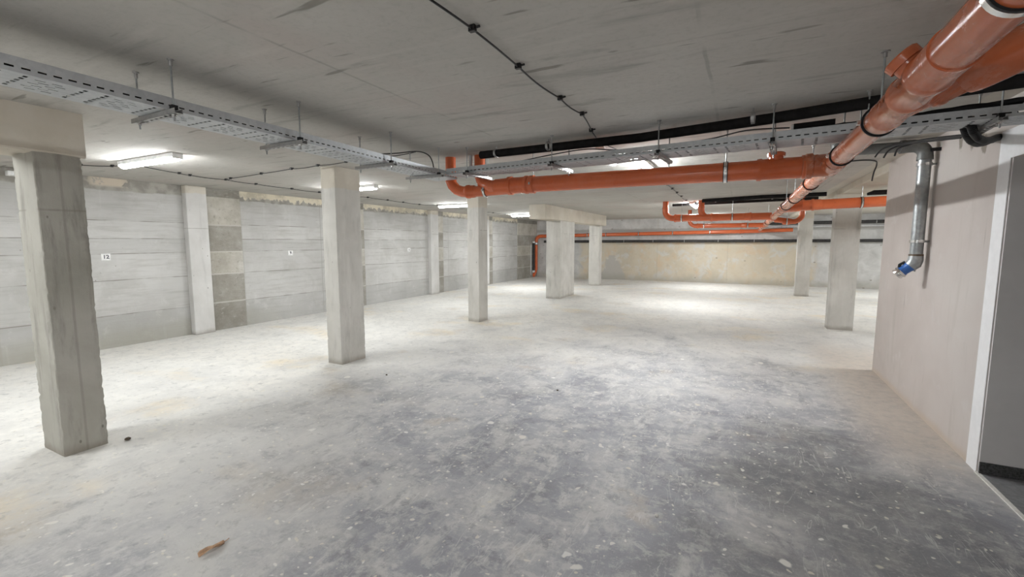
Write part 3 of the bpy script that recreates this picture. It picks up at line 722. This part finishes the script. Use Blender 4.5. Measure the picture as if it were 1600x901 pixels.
x1.part('inspection_fitting', MB().lathe((.09, LY, LZ), (1, 0, 0), [(0, .079), (0, .088), (.03, .09), (.04, .084), (.31, .084), (.32, .092), (.36, .092), (.37, .079)], 32), 'pvc_clean')
cp = x1.part('stub', MB().cyl((.225, LY, LZ), (.225, LY, LZ + .125), .052, 28), 'pvc_clean')
x1.part('stub_cap', MB().lathe((.225, LY, LZ + .095), (0, 0, 1), [(0, .052), (0, .064), (.028, .066), (.036, .056), (.036, 0)], 28), 'pvc_clean', cp)
# pale sleeve beside second riser
single('cable_conduit', MB().cyl((SX - .085, LY + .02, H), (SX - .085, LY + .02, 2.372), .018, 14), 'greypipe', 'short pale grey conduit dropping from the ceiling beside the right riser', 'conduit')

# cross pipes farther back
def cross_pipe(label, y, z, r, x0, x1_, stubs, socks, loc):
    t = Thing('drain_pipe', label, 'pipe', loc)
    sx = stubs[0]; e = r * 1.9
    xs0 = sx + e if x0 is None else x0
    t.part('pipe', MB().cyl((xs0, y, z), (x1_, y, z), r, 28), 'pvc_clean')
    for q in stubs:
        rr = r * .82
        t.part('riser', MB().cyl((q, y, H), (q, y, z + .24), rr, 24), 'pvc_clean')
        t.part('elbow', MB().sweep([(q, y, z + .26)] + arc((q, y, z), (0, 0, .17), (.17, 0, 0), 10) + [(q + .24, y, z)], rr * 1.05, 24), 'pvc_clean')
        t.part('bead', bead_mb((q, y, z + .24), (0, 0, 1), rr * 1.05, .03, 24), 'pvc_clean')
        t.part('socket', socket_mb((q + .20, y, z), (1, 0, 0), .16, r, 28, False), 'pvc_clean')
    for q in socks: t.part('socket', socket_mb((q, y, z), (1, 0, 0), .14, r, 28, True), 'pvc_clean')
    return t
cross_pipe('orange cross pipe with two risers from the ceiling, next beyond the long one', 11.2, 2.150, .079, -1.40, PX - .03, (-1.615, -.835), (.05,), (-.5, 11.2, 2.07))
cross_pipe('thin orange cross pipe with a low bend, beneath the one with two risers', 14.5, 2.072, .064, None, PX - .03, (-1.39,), (-.0,), (-.5, 14.5, 2.0))
# pipe joining from the right, behind the plastered wall
r1 = Thing('drain_pipe', 'orange cross pipe passing in front of the right columns behind the plastered wall', 'pipe', (1.5, 8.55, 2.1))
r1.part('pipe', MB().cyl((.85, 8.6, 2.18), (3.4, 8.6, 2.245), .079, 32), 'pvc_clean')
r1.part('elbow', MB().sweep([(.61, 8.98, 2.146), (.69, 8.84, 2.158), (.77, 8.71, 2.17), (.86, 8.63, 2.18), (.98, 8.60, 2.184)], [.055, .068, .082, .084, .084], 28), 'pvc_clean')
r1.part('socket', socket_mb((.97, 8.6, 2.184), (1, 0, .026), .14, .079, 28, False), 'pvc_clean')
r2 = Thing('drain_pipe', 'short orange elbow pipe dropping in front of the farther right column', 'pipe', (.9, 11.3, 2.0))
r2.part('riser', MB().cyl((1.13, 11.25, H), (1.13, 11.25, 2.17), .05, 24), 'pvc_clean')
r2.part('elbow', MB().sweep([(1.13, 11.25, 2.22)] + arc((1.13, 11.25, 2.03), (0, 0, .15), (-.15, 0, 0), 10) + [(.93, 11.25, 2.03)], .053, 24), 'pvc_clean')
r2.part('pipe', MB().cyl((.95, 11.25, 2.03), (.63, 11.25, 2.08), .058, 28), 'pvc_clean')
r2.part('socket', socket_mb((.78, 11.25, 2.03), (1, 0, 0), .13, .06, 28, True), 'pvc_clean')
# pipe along the back wall with its corner drop
bw = Thing('drain_pipe', 'orange drain pipe fixed along the back wall, turning down in the far left corner', 'pipe', (-3, 18.95, 1.8))
BY = 18.95
bw.part('pipe', MB().cyl((-8.10, BY, 1.86), (.58, BY, 2.0), .072, 24), 'pvc_clean')
bw.part('pipe', MB().cyl((.58, BY, 2.0), (1.65, BY, 2.03), .066, 24), 'pvc_clean')
bw.part('elbow', MB().sweep([(-8.05, BY, 1.861)] + arc((-8.37, BY, 1.857), (.22, 0, 0), (0, 0, -.22), 10) + [(-8.37, BY, 1.57)], .076, 24), 'pvc_clean')
bw.part('downpipe', MB().cyl((-8.37, BY - .02, 1.6), (-8.37, BY - .02, .42), .072, 24), 'pvc_clean')
bw.part('elbow', MB().sweep([(-8.37, BY - .02, .46), (-8.37, BY - .02, .36), (-8.375, BY - .08, .24), (-8.38, BY - .22, .11), (-8.38, BY - .30, .06)], .076, 24), 'pvc_clean')
bw.part('socket', socket_mb((-.05, BY, 1.99), (1, 0, .016), .16, .074, 24), 'pvc_clean')

# ------------------------------------------------------------------ pipe clamps with rods
def make_clamp(c, ax, r, w, label, group, wall=None, steel=True, rod=True):
    c = Vector(c); t = Thing('pipe_clamp', label, 'clamp', c, 0, group)
    t.part('rubber_lining', ring_mb(c, ax, r * 1.0, r + .007, w * 1.5), 'rubber')
    t.part('steel_band', ring_mb(c, ax, r + .006, r + .010, w), 'chrome' if steel else 'rubber')
    if wall is not None:
        t.part('threaded_rod', MB().cyl(c + Vector((0, r, 0)), (c.x, wall, c.z), .006, 8), 'galv')
    elif rod:
        rd = t.part('threaded_rod', MB().cyl(c + Vector((0, 0, r + .006)), (c.x, c.y, H), .005, 8), 'galv')
        t.part('anchor', MB().lathe((c.x, c.y, H), (0, 0, -1), [(0, .02), (.005, .02), (.007, .009), (.03, .009), (.031, .005)], 10), 'strut', rd)
    a = Vector(ax).normalized(); sdv = a.cross(Vector((0, 0, 1))).normalized()
    for s in (-1, 1):
        q = c + sdv * s * (r + .018)
        b = MB(); b.box((q.x - .009, q.y - .009, q.z - .012), (q.x + .009, q.y + .009, q.z + .012)); t.part('clamp_screw', b, 'chrome', bevel=.002)
    return t
CGM = 'clamps of the big sloping orange pipe'; CGL = 'clamps of the long orange cross pipe'
for y, r, steel, lab in ((1.635, R0, True, 'wide steel clamp with black lining on the big orange pipe, in the upper right corner'), (2.93, R1 * 1.06, False, 'black lined clamp round the big orange pipe just after its branch fitting'),
                  (3.88, R1, False, 'black lined clamp on the big orange pipe just before the tee'), (5.4, R2, False, 'black lined clamp on the big orange pipe just after the tee'),
                  (6.95, R2, False, 'second black lined clamp after the tee on the big orange pipe'), (8.15, R2, False, 'black lined clamp beside the joint of the pipe from the right'), (13.2, R2, False, 'farthest black lined clamp on the big orange pipe')):
    make_clamp(pp(y), AX, r, .024 if steel else .012, lab, CGM, steel=steel)
for x, lab in ((-2.50, 'steel clamp at the bend of the second riser'), (-1.925, 'steel clamp near the left end of the long orange cross pipe'), (-.14, 'steel clamp near the middle of the long orange cross pipe')):
    if x < -2.4: make_clamp((x, LY + .025, zA + .003), (1, 0, 0), ra, .022, lab, CGL, rod=True)
    else: make_clamp((x, LY, LZ), (1, 0, 0), .079, .024, lab, CGL)
for x, y, z, r, lab in ((-1.25, 11.2, 2.150, .079, 'steel clamp beside the left riser of the pipe with two risers'), (-.19, 11.2, 2.150, .079, 'steel clamp right of the second riser, back cross pipe'),
                        (-.99, 14.5, 2.072, .064, 'steel clamp at the left end of the thin low cross pipe'), (.16, 14.5, 2.072, .064, 'steel clamp at the right end of the thin low cross pipe'),
                        (1.62, 8.6, 2.2, .079, 'steel clamp on the pipe beside the plastered wall'), (.86, 11.25, 2.03, .062, 'steel clamp on the short elbow pipe by the far column')):
    make_clamp((x, y, z), (1, 0, 0), r, .022, lab, 'clamps of the farther orange pipes')
for i, x in enumerate((-7.6, -5.94, -5.12, -3.76, -2.43, -1.07)):
    make_clamp((x, BY, 1.86 + (x + 8.1) * .0161), (1, 0, 0), .073, .026, 'pale steel clamp on the back wall orange pipe, ' + ('left of the broad column', 'between broad and thin column', 'first right of the thin column', 'second right of the thin column', 'third right of the thin column', 'under the left riser elbow')[i], 'clamps of the orange pipe on the back wall', wall=YB)
make_clamp((-8.37, BY - .02, 1.52), (0, 0, 1), .073, .08, 'pale steel clamp below the bend of the corner downpipe', 'clamps of the orange pipe on the back wall', wall=YB)

# ------------------------------------------------------------------ black insulated pipes
def foam_pipe(label, pts, r, clips, mat='foam', rodz=True):
    pts = [Vector(p) for p in pts]
    t = Thing('insulated_pipe', label, 'pipe', pts[0])
    t.part('insulation', MB().sweep(pts, r, 20), mat)
    tot = pts[-1] - pts[0]
    for f in clips:
        c = pts[0] + tot * f
        k = t.part('pipe_clip', ring_mb(c, tot, r * .98, r + .005, .022, 24), 'strut')
        if rodz: t.part('threaded_rod', MB().cyl(c + Vector((0, 0, r)), (c.x, c.y, H), .005, 8), 'galv', k)
    return t
foam_pipe('black insulated pipe along the ceiling over the right cable tray', [(-2.42, 4.06, 2.485), (-.8, 3.995, 2.482), (.14, 3.80, 2.478), (.72, 3.64, 2.476), (1.545, 3.50, 2.474)], .038, (.05, .20, .62,))
single('pipe_insulation', MB().cyl((.295, 3.78, 2.398), (.53, 3.75, 2.398), .024, 16), 'foam', 'short black foam sleeve lying above the right cable tray beside the big pipe', 'pipe sleeve')
single('cable_end', MB().lathe((.28, 3.782, 2.398), (1, -.15, 0), [(0, 0), (0, .018), (.012, .022), (.022, .022), (.022, 0)], 16), 'white', 'small white sleeve end tipping the short black foam sleeve', 'fitting')
foam_pipe('black insulated ceiling pipe starting at the second back riser', [(-.78, 10.75, 2.492), (.33, 10.35, 2.49), (1.39, 10.2, 2.486)], .04, (.12, .6))
foam_pipe('black insulated ceiling pipe crossing behind the far tube lamp', [(-1.53, 11.75, 2.497), (.55, 11.3, 2.495), (1.39, 11.2, 2.494)], .032, (.2, .65))
foam_pipe('black insulated pipe stub between beam and plastered wall, high at the right', [(1.935, 9.9, 2.45), (4.5, 9.7, 2.45)], .042, (.12,))
foam_pipe('dark insulated pipe low along the whole back wall under the orange pipe', [(-8.0, 19.0, 1.615), (8.9, 19.0, 1.66)], .052, (.215, .285, .356, .428, .50, .60), 'foam_back', False)
foam_pipe('dark insulated pipe high on the back wall, right of the far column', [(.9, 19.0, 2.27), (8.9, 19.0, 2.30)], .055, (.39,), 'foam_back', False)
t = Thing('conduit_pipe', 'thin light grey pipe on the back wall between two dark ones', 'pipe', (.9, 19.03, 2.12))
t.part('pipe', MB().cyl((.9, 19.03, 2.135), (8.9, 19.03, 2.165), .03, 16), 'greypipe')
for x in (1.3, 3.2, 5.0): t.part('pipe_clip', ring_mb((x, 19.03, 2.135 + (x - .9) * .004), (1, 0, 0), .0295, .036, .03, 16), 'strut')
t = Thing('insulated_pipe', 'dark insulated pipe standing beside the orange corner downpipe', 'pipe', (-8.25, 18.75, .0))
t.o.location = (-8.345, 18.6, .2)
t.loc = Vector((-8.345, 18.6, .2))
t.part('insulation', MB().cyl((-8.345, 18.62, .3), (-8.345, 18.62, 1.56), .055, 18), 'foam_back')
t.part('end_collar', MB().lathe((-8.345, 18.62, 1.55), (0, 0, 1), [(0, .054), (0, .06), (.07, .06), (.08, .045), (.08, 0)], 18), 'white')
t.part('end_collar', MB().lathe((-8.345, 18.62, .22), (0, 0, 1), [(0, 0), (0, .045), (.02, .06), (.09, .06), (.09, .054)], 18), 'white')
t = Thing('conduit_pipe', 'thin grey conduit upright in the far left corner', 'conduit', (-8.39, 18.42, .1))
t.part('pipe', MB().cyl((-8.395, 18.42, .12), (-8.395, 18.42, 1.48), .02, 14), 'greypipe')
t.part('pipe_clip', ring_mb((-8.395, 18.42, 1.2), (0, 0, 1), .0195, .026, .02, 14), 'strut')

# ------------------------------------------------------------------ fire standpipe on the plastered wall
GX, GY = 1.46, 5.42; GR = .049; GT = 2.472
g = Thing('fire_standpipe', 'galvanised steel standpipe with a blue hose valve on the plastered wall', 'pipe', (GX, GY, 1.3))
g.part('pipe', MB().cyl((GX, GY, 2.40), (GX, GY, 1.47), GR, 28), 'galv')
g.part('horizontal_pipe', MB().sweep([(GX - .10, GY, GT), (.86, GY, GT)] + arc((.79, GY, GT), (.07, 0, 0), (0, 0, .068), 8) + [(.79, GY, H)], GR * .97, 26), 'iron')
g.part('elbow', MB().sweep([(GX - .16, GY, GT), (GX - .12, GY, GT)] + arc((GX, GY, GT), (-.09, 0, 0), (0, 0, -.09), 10) + [(GX, GY, 2.35)], GR * 1.16, 28), 'iron')
g.part('collar', MB().lathe((GX - .15, GY, GT), (-1, 0, 0), [(0, GR * 1.1), (0, GR * 1.25), (.035, GR * 1.25), (.035, GR)], 28), 'iron')
g.part('collar', MB().lathe((GX, GY, 2.375), (0, 0, -1), [(0, GR * 1.1), (0, GR * 1.22), (.035, GR * 1.22), (.035, GR)], 28), 'iron')
g.part('coupling', MB().lathe((GX, GY, 1.487), (0, 0, -1), [(0, GR), (0, GR * 1.1), (.03, GR * 1.12), (.03, GR)], 28), mat_simple('rusty_thread', (.16, .12, .085), .7, .3))
vd = Vector((-.62, .16, -.60)).normalized(); e0 = Vector((GX, GY, 1.405))
g.part('elbow', MB().sweep([(GX, GY, 1.47), (GX, GY, 1.435), e0 + vd * .012 + Vector((0, 0, .004)), e0 + vd * .045], [GR * 1.12, GR * 1.18, GR * 1.2, GR * 1.08], 28), 'galv')
vb = g.part('valve_body', MB().lathe(e0, vd, [(.035, .02), (.035, .046), (.05, .049), (.065, .044), (.108, .043), (.118, .047), (.126, .047), (.126, .02)], 28), 'blue')
g.part('hose_coupling', MB().lathe(e0, vd, [(.122, .02), (.122, .05), (.130, .056), (.142, .056), (.147, .047), (.155, .047), (.158, .052), (.172, .050), (.177, .032), (.175, .0)], 28), 'chrome', vb)
hp = e0 + vd * .075; up = Vector((-.45, .1, .7)).normalized()
b = MB(); b.cyl(hp, hp + up * .062, .009, 12); b.cyl(hp + up * .056 - vd * .02, hp + up * .062 + vd * .03, .011, 12); b.cyl(hp + up * .064 + vd * .025, hp + up * .042 + vd * .045, .013, 12)
g.part('lever', b, 'black', vb)
g.part('drain_nipple', MB().cyl(e0 + Vector((.0, 0, -.02)), e0 + Vector((.0, 0, -.08)), .007, 10), 'galv')
def wall_bracket(z, label, dark):
    t = Thing('pipe_bracket', label, 'bracket', (GX, GY, z), 0, 'brackets of the standpipe')
    t.part('steel_band', ring_mb((GX, GY, z), (0, 0, 1), GR * 1.0, GR + .008, .026), dark)
    t.part('threaded_rod', MB().cyl((GX + GR, GY, z), (WX, GY, z), .008, 10), 'galv')
    b = MB(); b.box((GX - .012, GY - GR - .03, z - .012), (GX + .012, GY - GR - .004, z + .012)); t.part('clamp_screw', b, 'chrome', bevel=.002)
wall_bracket(1.605, 'bright steel bracket low on the galvanised standpipe', 'chrome')
b = MB(); b.box((GX + .02, GY - GR - .035, 2.405), (WX, GY - GR - .005, 2.432))
wall_bracket(2.30, 'small steel bracket high on the galvanised standpipe', 'strut')
single('wall_strut', b, 'rubber', 'dark steel arm fixed to the plastered wall at the standpipe elbow', 'strut')

# black conduits curling from the tray end into the plastered wall
for i, (y, dz, lab) in enumerate(((0, 0, 'black corrugated conduit curling from the tray end into the wall, nearer one'), (.09, .0, 'black corrugated conduit curling from the tray end into the wall, farther one'))):
    pts = [(1.20, 3.74 + y, 2.325), (1.215, 3.76 + y, 2.30), (1.24, 3.80 + y, 2.268), (1.29, 3.88 + y, 2.243), (1.36, 4.0 + y, 2.243), (1.44, 4.14 + y, 2.268), (1.51, 4.26 + y, 2.30), (WX + .01, 4.33 + y, 2.315)]
    P = []; 
    for a, b_ in zip(pts, pts[1:]):
        for q in range(8): P.append(Vector(a).lerp(Vector(b_), q / 8))
    P.append(Vector(pts[-1])); rs = [.021 + (.002 if j % 2 else -.001) for j in range(len(P))]
    single('corrugated_conduit', MB().sweep(P, rs, 18), 'rubber', lab, 'conduit', 'black conduits at the tray end')

# ------------------------------------------------------------------ cables clipped to the ceiling
def ceil_cable(label, pts, clips, r=.005, sag=.012):
    pts = [Vector((x, y, H - .016)) for x, y in pts]
    t = Thing('ceiling_cable', label, 'cable', pts[0])
    P = []
    for a, b in zip(pts, pts[1:]):
        for q in range(10):
            f = q / 10; w = a.lerp(b, f); side = Vector((-(b - a).y, (b - a).x, 0)).normalized()
            w += side * .010 * math.sin(f * math.pi) * (1 if (int(a.y * 7) % 2) else -1); w.z -= sag * math.sin(f * math.pi) * .5
            P.append(w)
    P.append(pts[-1]); t.part('cable', MB().sweep(P, r, 8), 'black')
    for c in (pts if clips is True else [pts[i] for i in clips]):
        k = MB(); k.box((c.x - .016, c.y - .012, H - .028), (c.x + .016, c.y + .012, H)); k.cyl((c.x + .016, c.y, H - .012), (c.x + .034, c.y + .01, H - .006), .006, 8)
        t.part('cable_clip', k, 'black', bevel=.003)
    return t
ceil_cable('thin black ceiling cable in the middle, clipped along from the camera to the small box', [(-1.10, -.4), (-1.112, .55), (-1.105, 1.05), (-1.113, 1.45), (-1.092, 1.768), (-1.10, 2.24), (-1.09, 2.84), (-1.075, 3.25), (-1.16, 3.75), (-1.235, 4.22)], (1, 2, 4, 5, 6, 7, 8))
ceil_cable('thin black ceiling cable running on from behind the long orange pipe to the far lamp', [(-1.2, 4.35), (-1.13, 4.8)] , (0,))
ceil_cable('clipped black ceiling cable between the lamp seen end on and the far lamp', [(-1.05, 6.1), (-1.09, 7.0), (-1.11, 7.8), (-1.115, 8.4), (-1.12, 9.1), (-1.13, 9.9), (-1.14, 10.9)], True)
ceil_cable('thin black ceiling cable along the left wall, from the ragged column past the lamps', [(-7.62, 2.2), (-7.2, 2.59), (-6.95, 2.8), (-6.62, 2.8)], (1, 2))
ceil_cable('clipped black ceiling cable from the first lamp along the left wall to the third lamp', [(-6.62, 2.95), (-6.86, 3.5), (-6.93, 3.67), (-6.94, 4.17), (-7.03, 4.7), (-7.09, 5.4), (-7.12, 6.0), (-7.03, 6.6), (-7.04, 7.16), (-7.08, 7.8), (-7.15, 8.4), (-7.2, 9.07), (-6.95, 9.5)], True)
ceil_cable('clipped black ceiling cable from the third lamp on to the fourth lamp', [(-7.0, 9.9), (-7.1, 11.2), (-7.13, 12.7), (-7.1, 13.5), (-7.08, 13.95)], (1, 2, 3))
ceil_cable('clipped black ceiling cable crossing over the second column to the left tray', [(-6.93, 4.17), (-6.74, 4.12), (-5.9, 4.03), (-5.17, 3.945), (-4.66, 3.92), (-4.15, 3.893), (-3.6, 3.86), (-3.05, 3.8)], (1, 2, 3, 4, 5, 6))
def loose(label, pts, r=.006, extra=None):
    P = []; pts = [Vector(p) for p in pts]
    for i in range(len(pts) - 1):
        p0, p1, p2, p3 = pts[max(i - 1, 0)], pts[i], pts[i + 1], pts[min(i + 2, len(pts) - 1)]
        for q in range(6):
            f = q / 6
            P.append(.5 * ((2 * p1) + (p2 - p0) * f + (2 * p0 - 5 * p1 + 4 * p2 - p3) * f * f + (3 * p1 - p0 - 3 * p2 + p3) * f ** 3))
    P.append(pts[-1])
    return single('loose_cable', MB().sweep(P, r, 8), 'black', label, 'cable')
loose('black loop of cable drooping from the ceiling onto the left tray near the corner', [(-2.86, 3.05, 2.36), (-2.98, 3.45, 2.45), (-3.02, 3.80, 2.53), (-3.00, 3.95, 2.515), (-2.97, 3.98, 2.44), (-2.95, 3.97, 2.36)])
loose('thin black cable dropping over the far end of the plastered wall', [(.95, 6.6, 2.525), (1.15, 6.5, 2.53), (1.33, 6.6, 2.53), (1.38, 6.72, 2.50), (1.375, 6.80, 2.42), (1.375, 6.86, 2.33)], .008)
loose('thin black cable strung over the right tray, from corner towards big pipe', [(-2.0, 4.0, 2.372), (-1.55, 3.93, 2.40), (-1.25, 3.95, 2.42), (-.9, 3.88, 2.372), (-.3, 3.80, 2.372), (.0, 3.74, 2.40), (.27, 3.783, 2.398)], .005)
for i, (dx, dz) in enumerate(((0, 0), (.05, -.01), (.11, .0))):
    loose('black cable tail hanging out below the tray beside the big pipe, ' + ('left one', 'middle one', 'right one')[i] + ' of three', [(1.36, 4.25 + dx, 2.335), (1.22, 4.55 + dx, 2.375), (1.08 + dx, 4.78, 2.385), (1.02 + dx, 4.85, 2.37 + dz), (.99 + dx * 1.2, 4.90, 2.32 + dz)], .007)
b = MB(); b.box((-1.275, 4.26, H - .055), (-1.195, 4.34, H)); single('junction_box', b, 'box', 'small beige junction box on the ceiling where the middle cable ends', 'box', bevel=.005)
b = MB(); b.box((-8.40, 2.27, 2.44), (-8.30, 2.36, 2.50)); b.cyl((-8.43, 2.315, 2.47), (-8.38, 2.315, 2.47), .03, 12); single('wall_socket', b, 'white', 'small white fitting high on the left wall beside the ragged column', 'fitting', bevel=.006)

# smoke detector
sdx, sdy = -1.40, 5.38
t = Thing('smoke_detector', 'round white smoke detector on the ceiling left of the lamp seen end on', 'detector', (sdx, sdy, H))
t.part('base', MB().lathe((sdx, sdy, H), (0, 0, -1), [(0, .055), (.012, .055), (.012, 0)], 28), 'white')
t.part('head', MB().lathe((sdx, sdy, H - .012), (0, 0, -1), [(0, .05), (.006, .056), (.022, .054), (.034, .042), (.040, .022), (.041, 0)], 28), 'white')

# ------------------------------------------------------------------ bay number signs on the left wall
def text_mb(txt, size):
    cu = bpy.data.curves.new('t', 'FONT'); cu.body = txt; cu.size = size; cu.align_x = 'CENTER'; cu.align_y = 'CENTER'; cu.extrude = .0008; cu.offset = size * .018
    o = bpy.data.objects.new('t', cu); dg = bpy.context.evaluated_depsgraph_get(); COL.objects.link(o); dg.update()
    me = bpy.data.meshes.new_from_object(o.evaluated_get(dg)); bpy.data.objects.remove(o)
    b = MB(); b.bm.from_mesh(me); bpy.data.meshes.remove(me)
    return b
for txt, y, z, lab in (('12', 3.225, 1.375, 'white wall sign reading 12 between ragged column and first pilaster'), ('9', 6.315, 1.37, 'white wall sign reading 9 just left of the second column'), ('6', 10.11, 1.377, 'white wall sign reading 6 between second and third column')):
    t = Thing('number_sign', lab, 'sign', (XL, y, z), 0, 'bay number signs on the left wall')
    b = MB(); b.box((0, -.055, -.05), (.004, .055, .05)); t.part('plate', b, 'white', local=True, bevel=.001)
    b = text_mb(txt, .078); bmesh.ops.rotate(b.bm, verts=b.bm.verts[:], cent=(0, 0, 0), matrix=Matrix.Rotation(math.pi / 2, 3, 'X'))
    bmesh.ops.rotate(b.bm, verts=b.bm.verts[:], cent=(0, 0, 0), matrix=Matrix.Rotation(math.pi / 2, 3, 'Z'))
    bmesh.ops.translate(b.bm, verts=b.bm.verts[:], vec=(.0048, 0, 0)); t.part('number', b, 'ink', local=True, smooth=False)

# ------------------------------------------------------------------ small things on the floor
def leaf_mb():
    b = MB(); n = 9; rows = []
    for i in range(n):
        f = i / (n - 1); w = .022 * math.sin(math.pi * min(1, f * .92 + .06)) ** .7 * (1 + .15 * math.sin(f * 17))
        x = -.065 + .13 * f; row = []
        for j in range(5):
            s = (j - 2) / 2
            row.append(b.bm.verts.new((x, s * w, .004 + .014 * abs(s) ** 1.5 + .008 * math.sin(f * 5 + s) + .004)))
        rows.append(row)
    for r, q in zip(rows, rows[1:]):
        for j in range(4): b.face([r[j], q[j], q[j + 1], r[j + 1]])
    return b
t = Thing('dry_leaf', 'curled brown dry leaf lying on the floor at the lower left', 'leaf', (-2.38, 1.235, .0), math.radians(92))
t.part('blade', leaf_mb(), 'leaf', local=True, solid=.0015)
t.part('stalk', MB().sweep([(.062, 0, .010), (.08, .004, .008), (.098, .012, .005)], .002, 6), 'leaf', local=True)
def crumb(x, y, r, mat, label, seed, name='plaster_chip'):
    b = MB(); bmesh.ops.create_icosphere(b.bm, subdivisions=2, radius=r)
    for v in b.bm.verts:
        v.co *= 1 + .35 * mnoise.noise(v.co * (1.2 / r) + Vector((seed, 0, 0))); v.co.z *= .55
    mz = min(v.co.z for v in b.bm.verts)
    for v in b.bm.verts: v.co += Vector((x, y, -mz))
    single(name, b, mat, label, 'chip' if name == 'plaster_chip' else 'crumb', 'crumbs scattered on the floor', smooth=False)
for i, (x, y, r, m, lab) in enumerate((
    (-.364, 2.592, .011, 'chip', 'white plaster chip on the dark floor near the bottom middle'), (-3.734, 4.011, .012, 'darkchip', 'dark crumb on the floor right of the second column'),
    (-1.691, 4.418, .011, 'darkchip', 'dark crumb on the floor in the middle of the hall'), (.48, 3.30, .009, 'chip', 'white plaster chip on the dark floor towards the doorway'),
    (-4.36, 1.70, .022, 'darkchip', 'dark crumb at the right foot of the ragged column'), (.30, 3.62, .008, 'chip', 'tiny white plaster chip on the floor in front of the plastered wall'))):
    crumb(x, y, r, m, lab, i * 3.7, 'plaster_chip' if m == 'chip' else 'dirt_crumb')

# ------------------------------------------------------------------ world, camera, view
w = bpy.data.worlds.new('world'); S.world = w; w.use_nodes = True
w.node_tree.nodes['Background'].inputs[0].default_value = (0, 0, 0, 1); w.node_tree.nodes['Background'].inputs[1].default_value = 0
cd = bpy.data.cameras.new('camera'); cam = bpy.data.objects.new('camera', cd); COL.objects.link(cam)
cam.location = (0, 0, 1.6); cam.rotation_euler = (math.radians(90 - 5.938), 0, math.radians(26.912))
cd.sensor_width = 36; cd.lens = 36 * 699.67 / 1600; cd.clip_start = .02
S.camera = cam
S.view_settings.view_transform = 'Standard'; S.view_settings.look = 'None'; S.view_settings.exposure = 1.8; S.view_settings.gamma = 1.0; S.view_settings.use_curve_mapping = False
S.cycles.use_denoising = True
S.cycles.max_bounces = 10; S.cycles.diffuse_bounces = 8; S.cycles.sample_clamp_indirect = 8
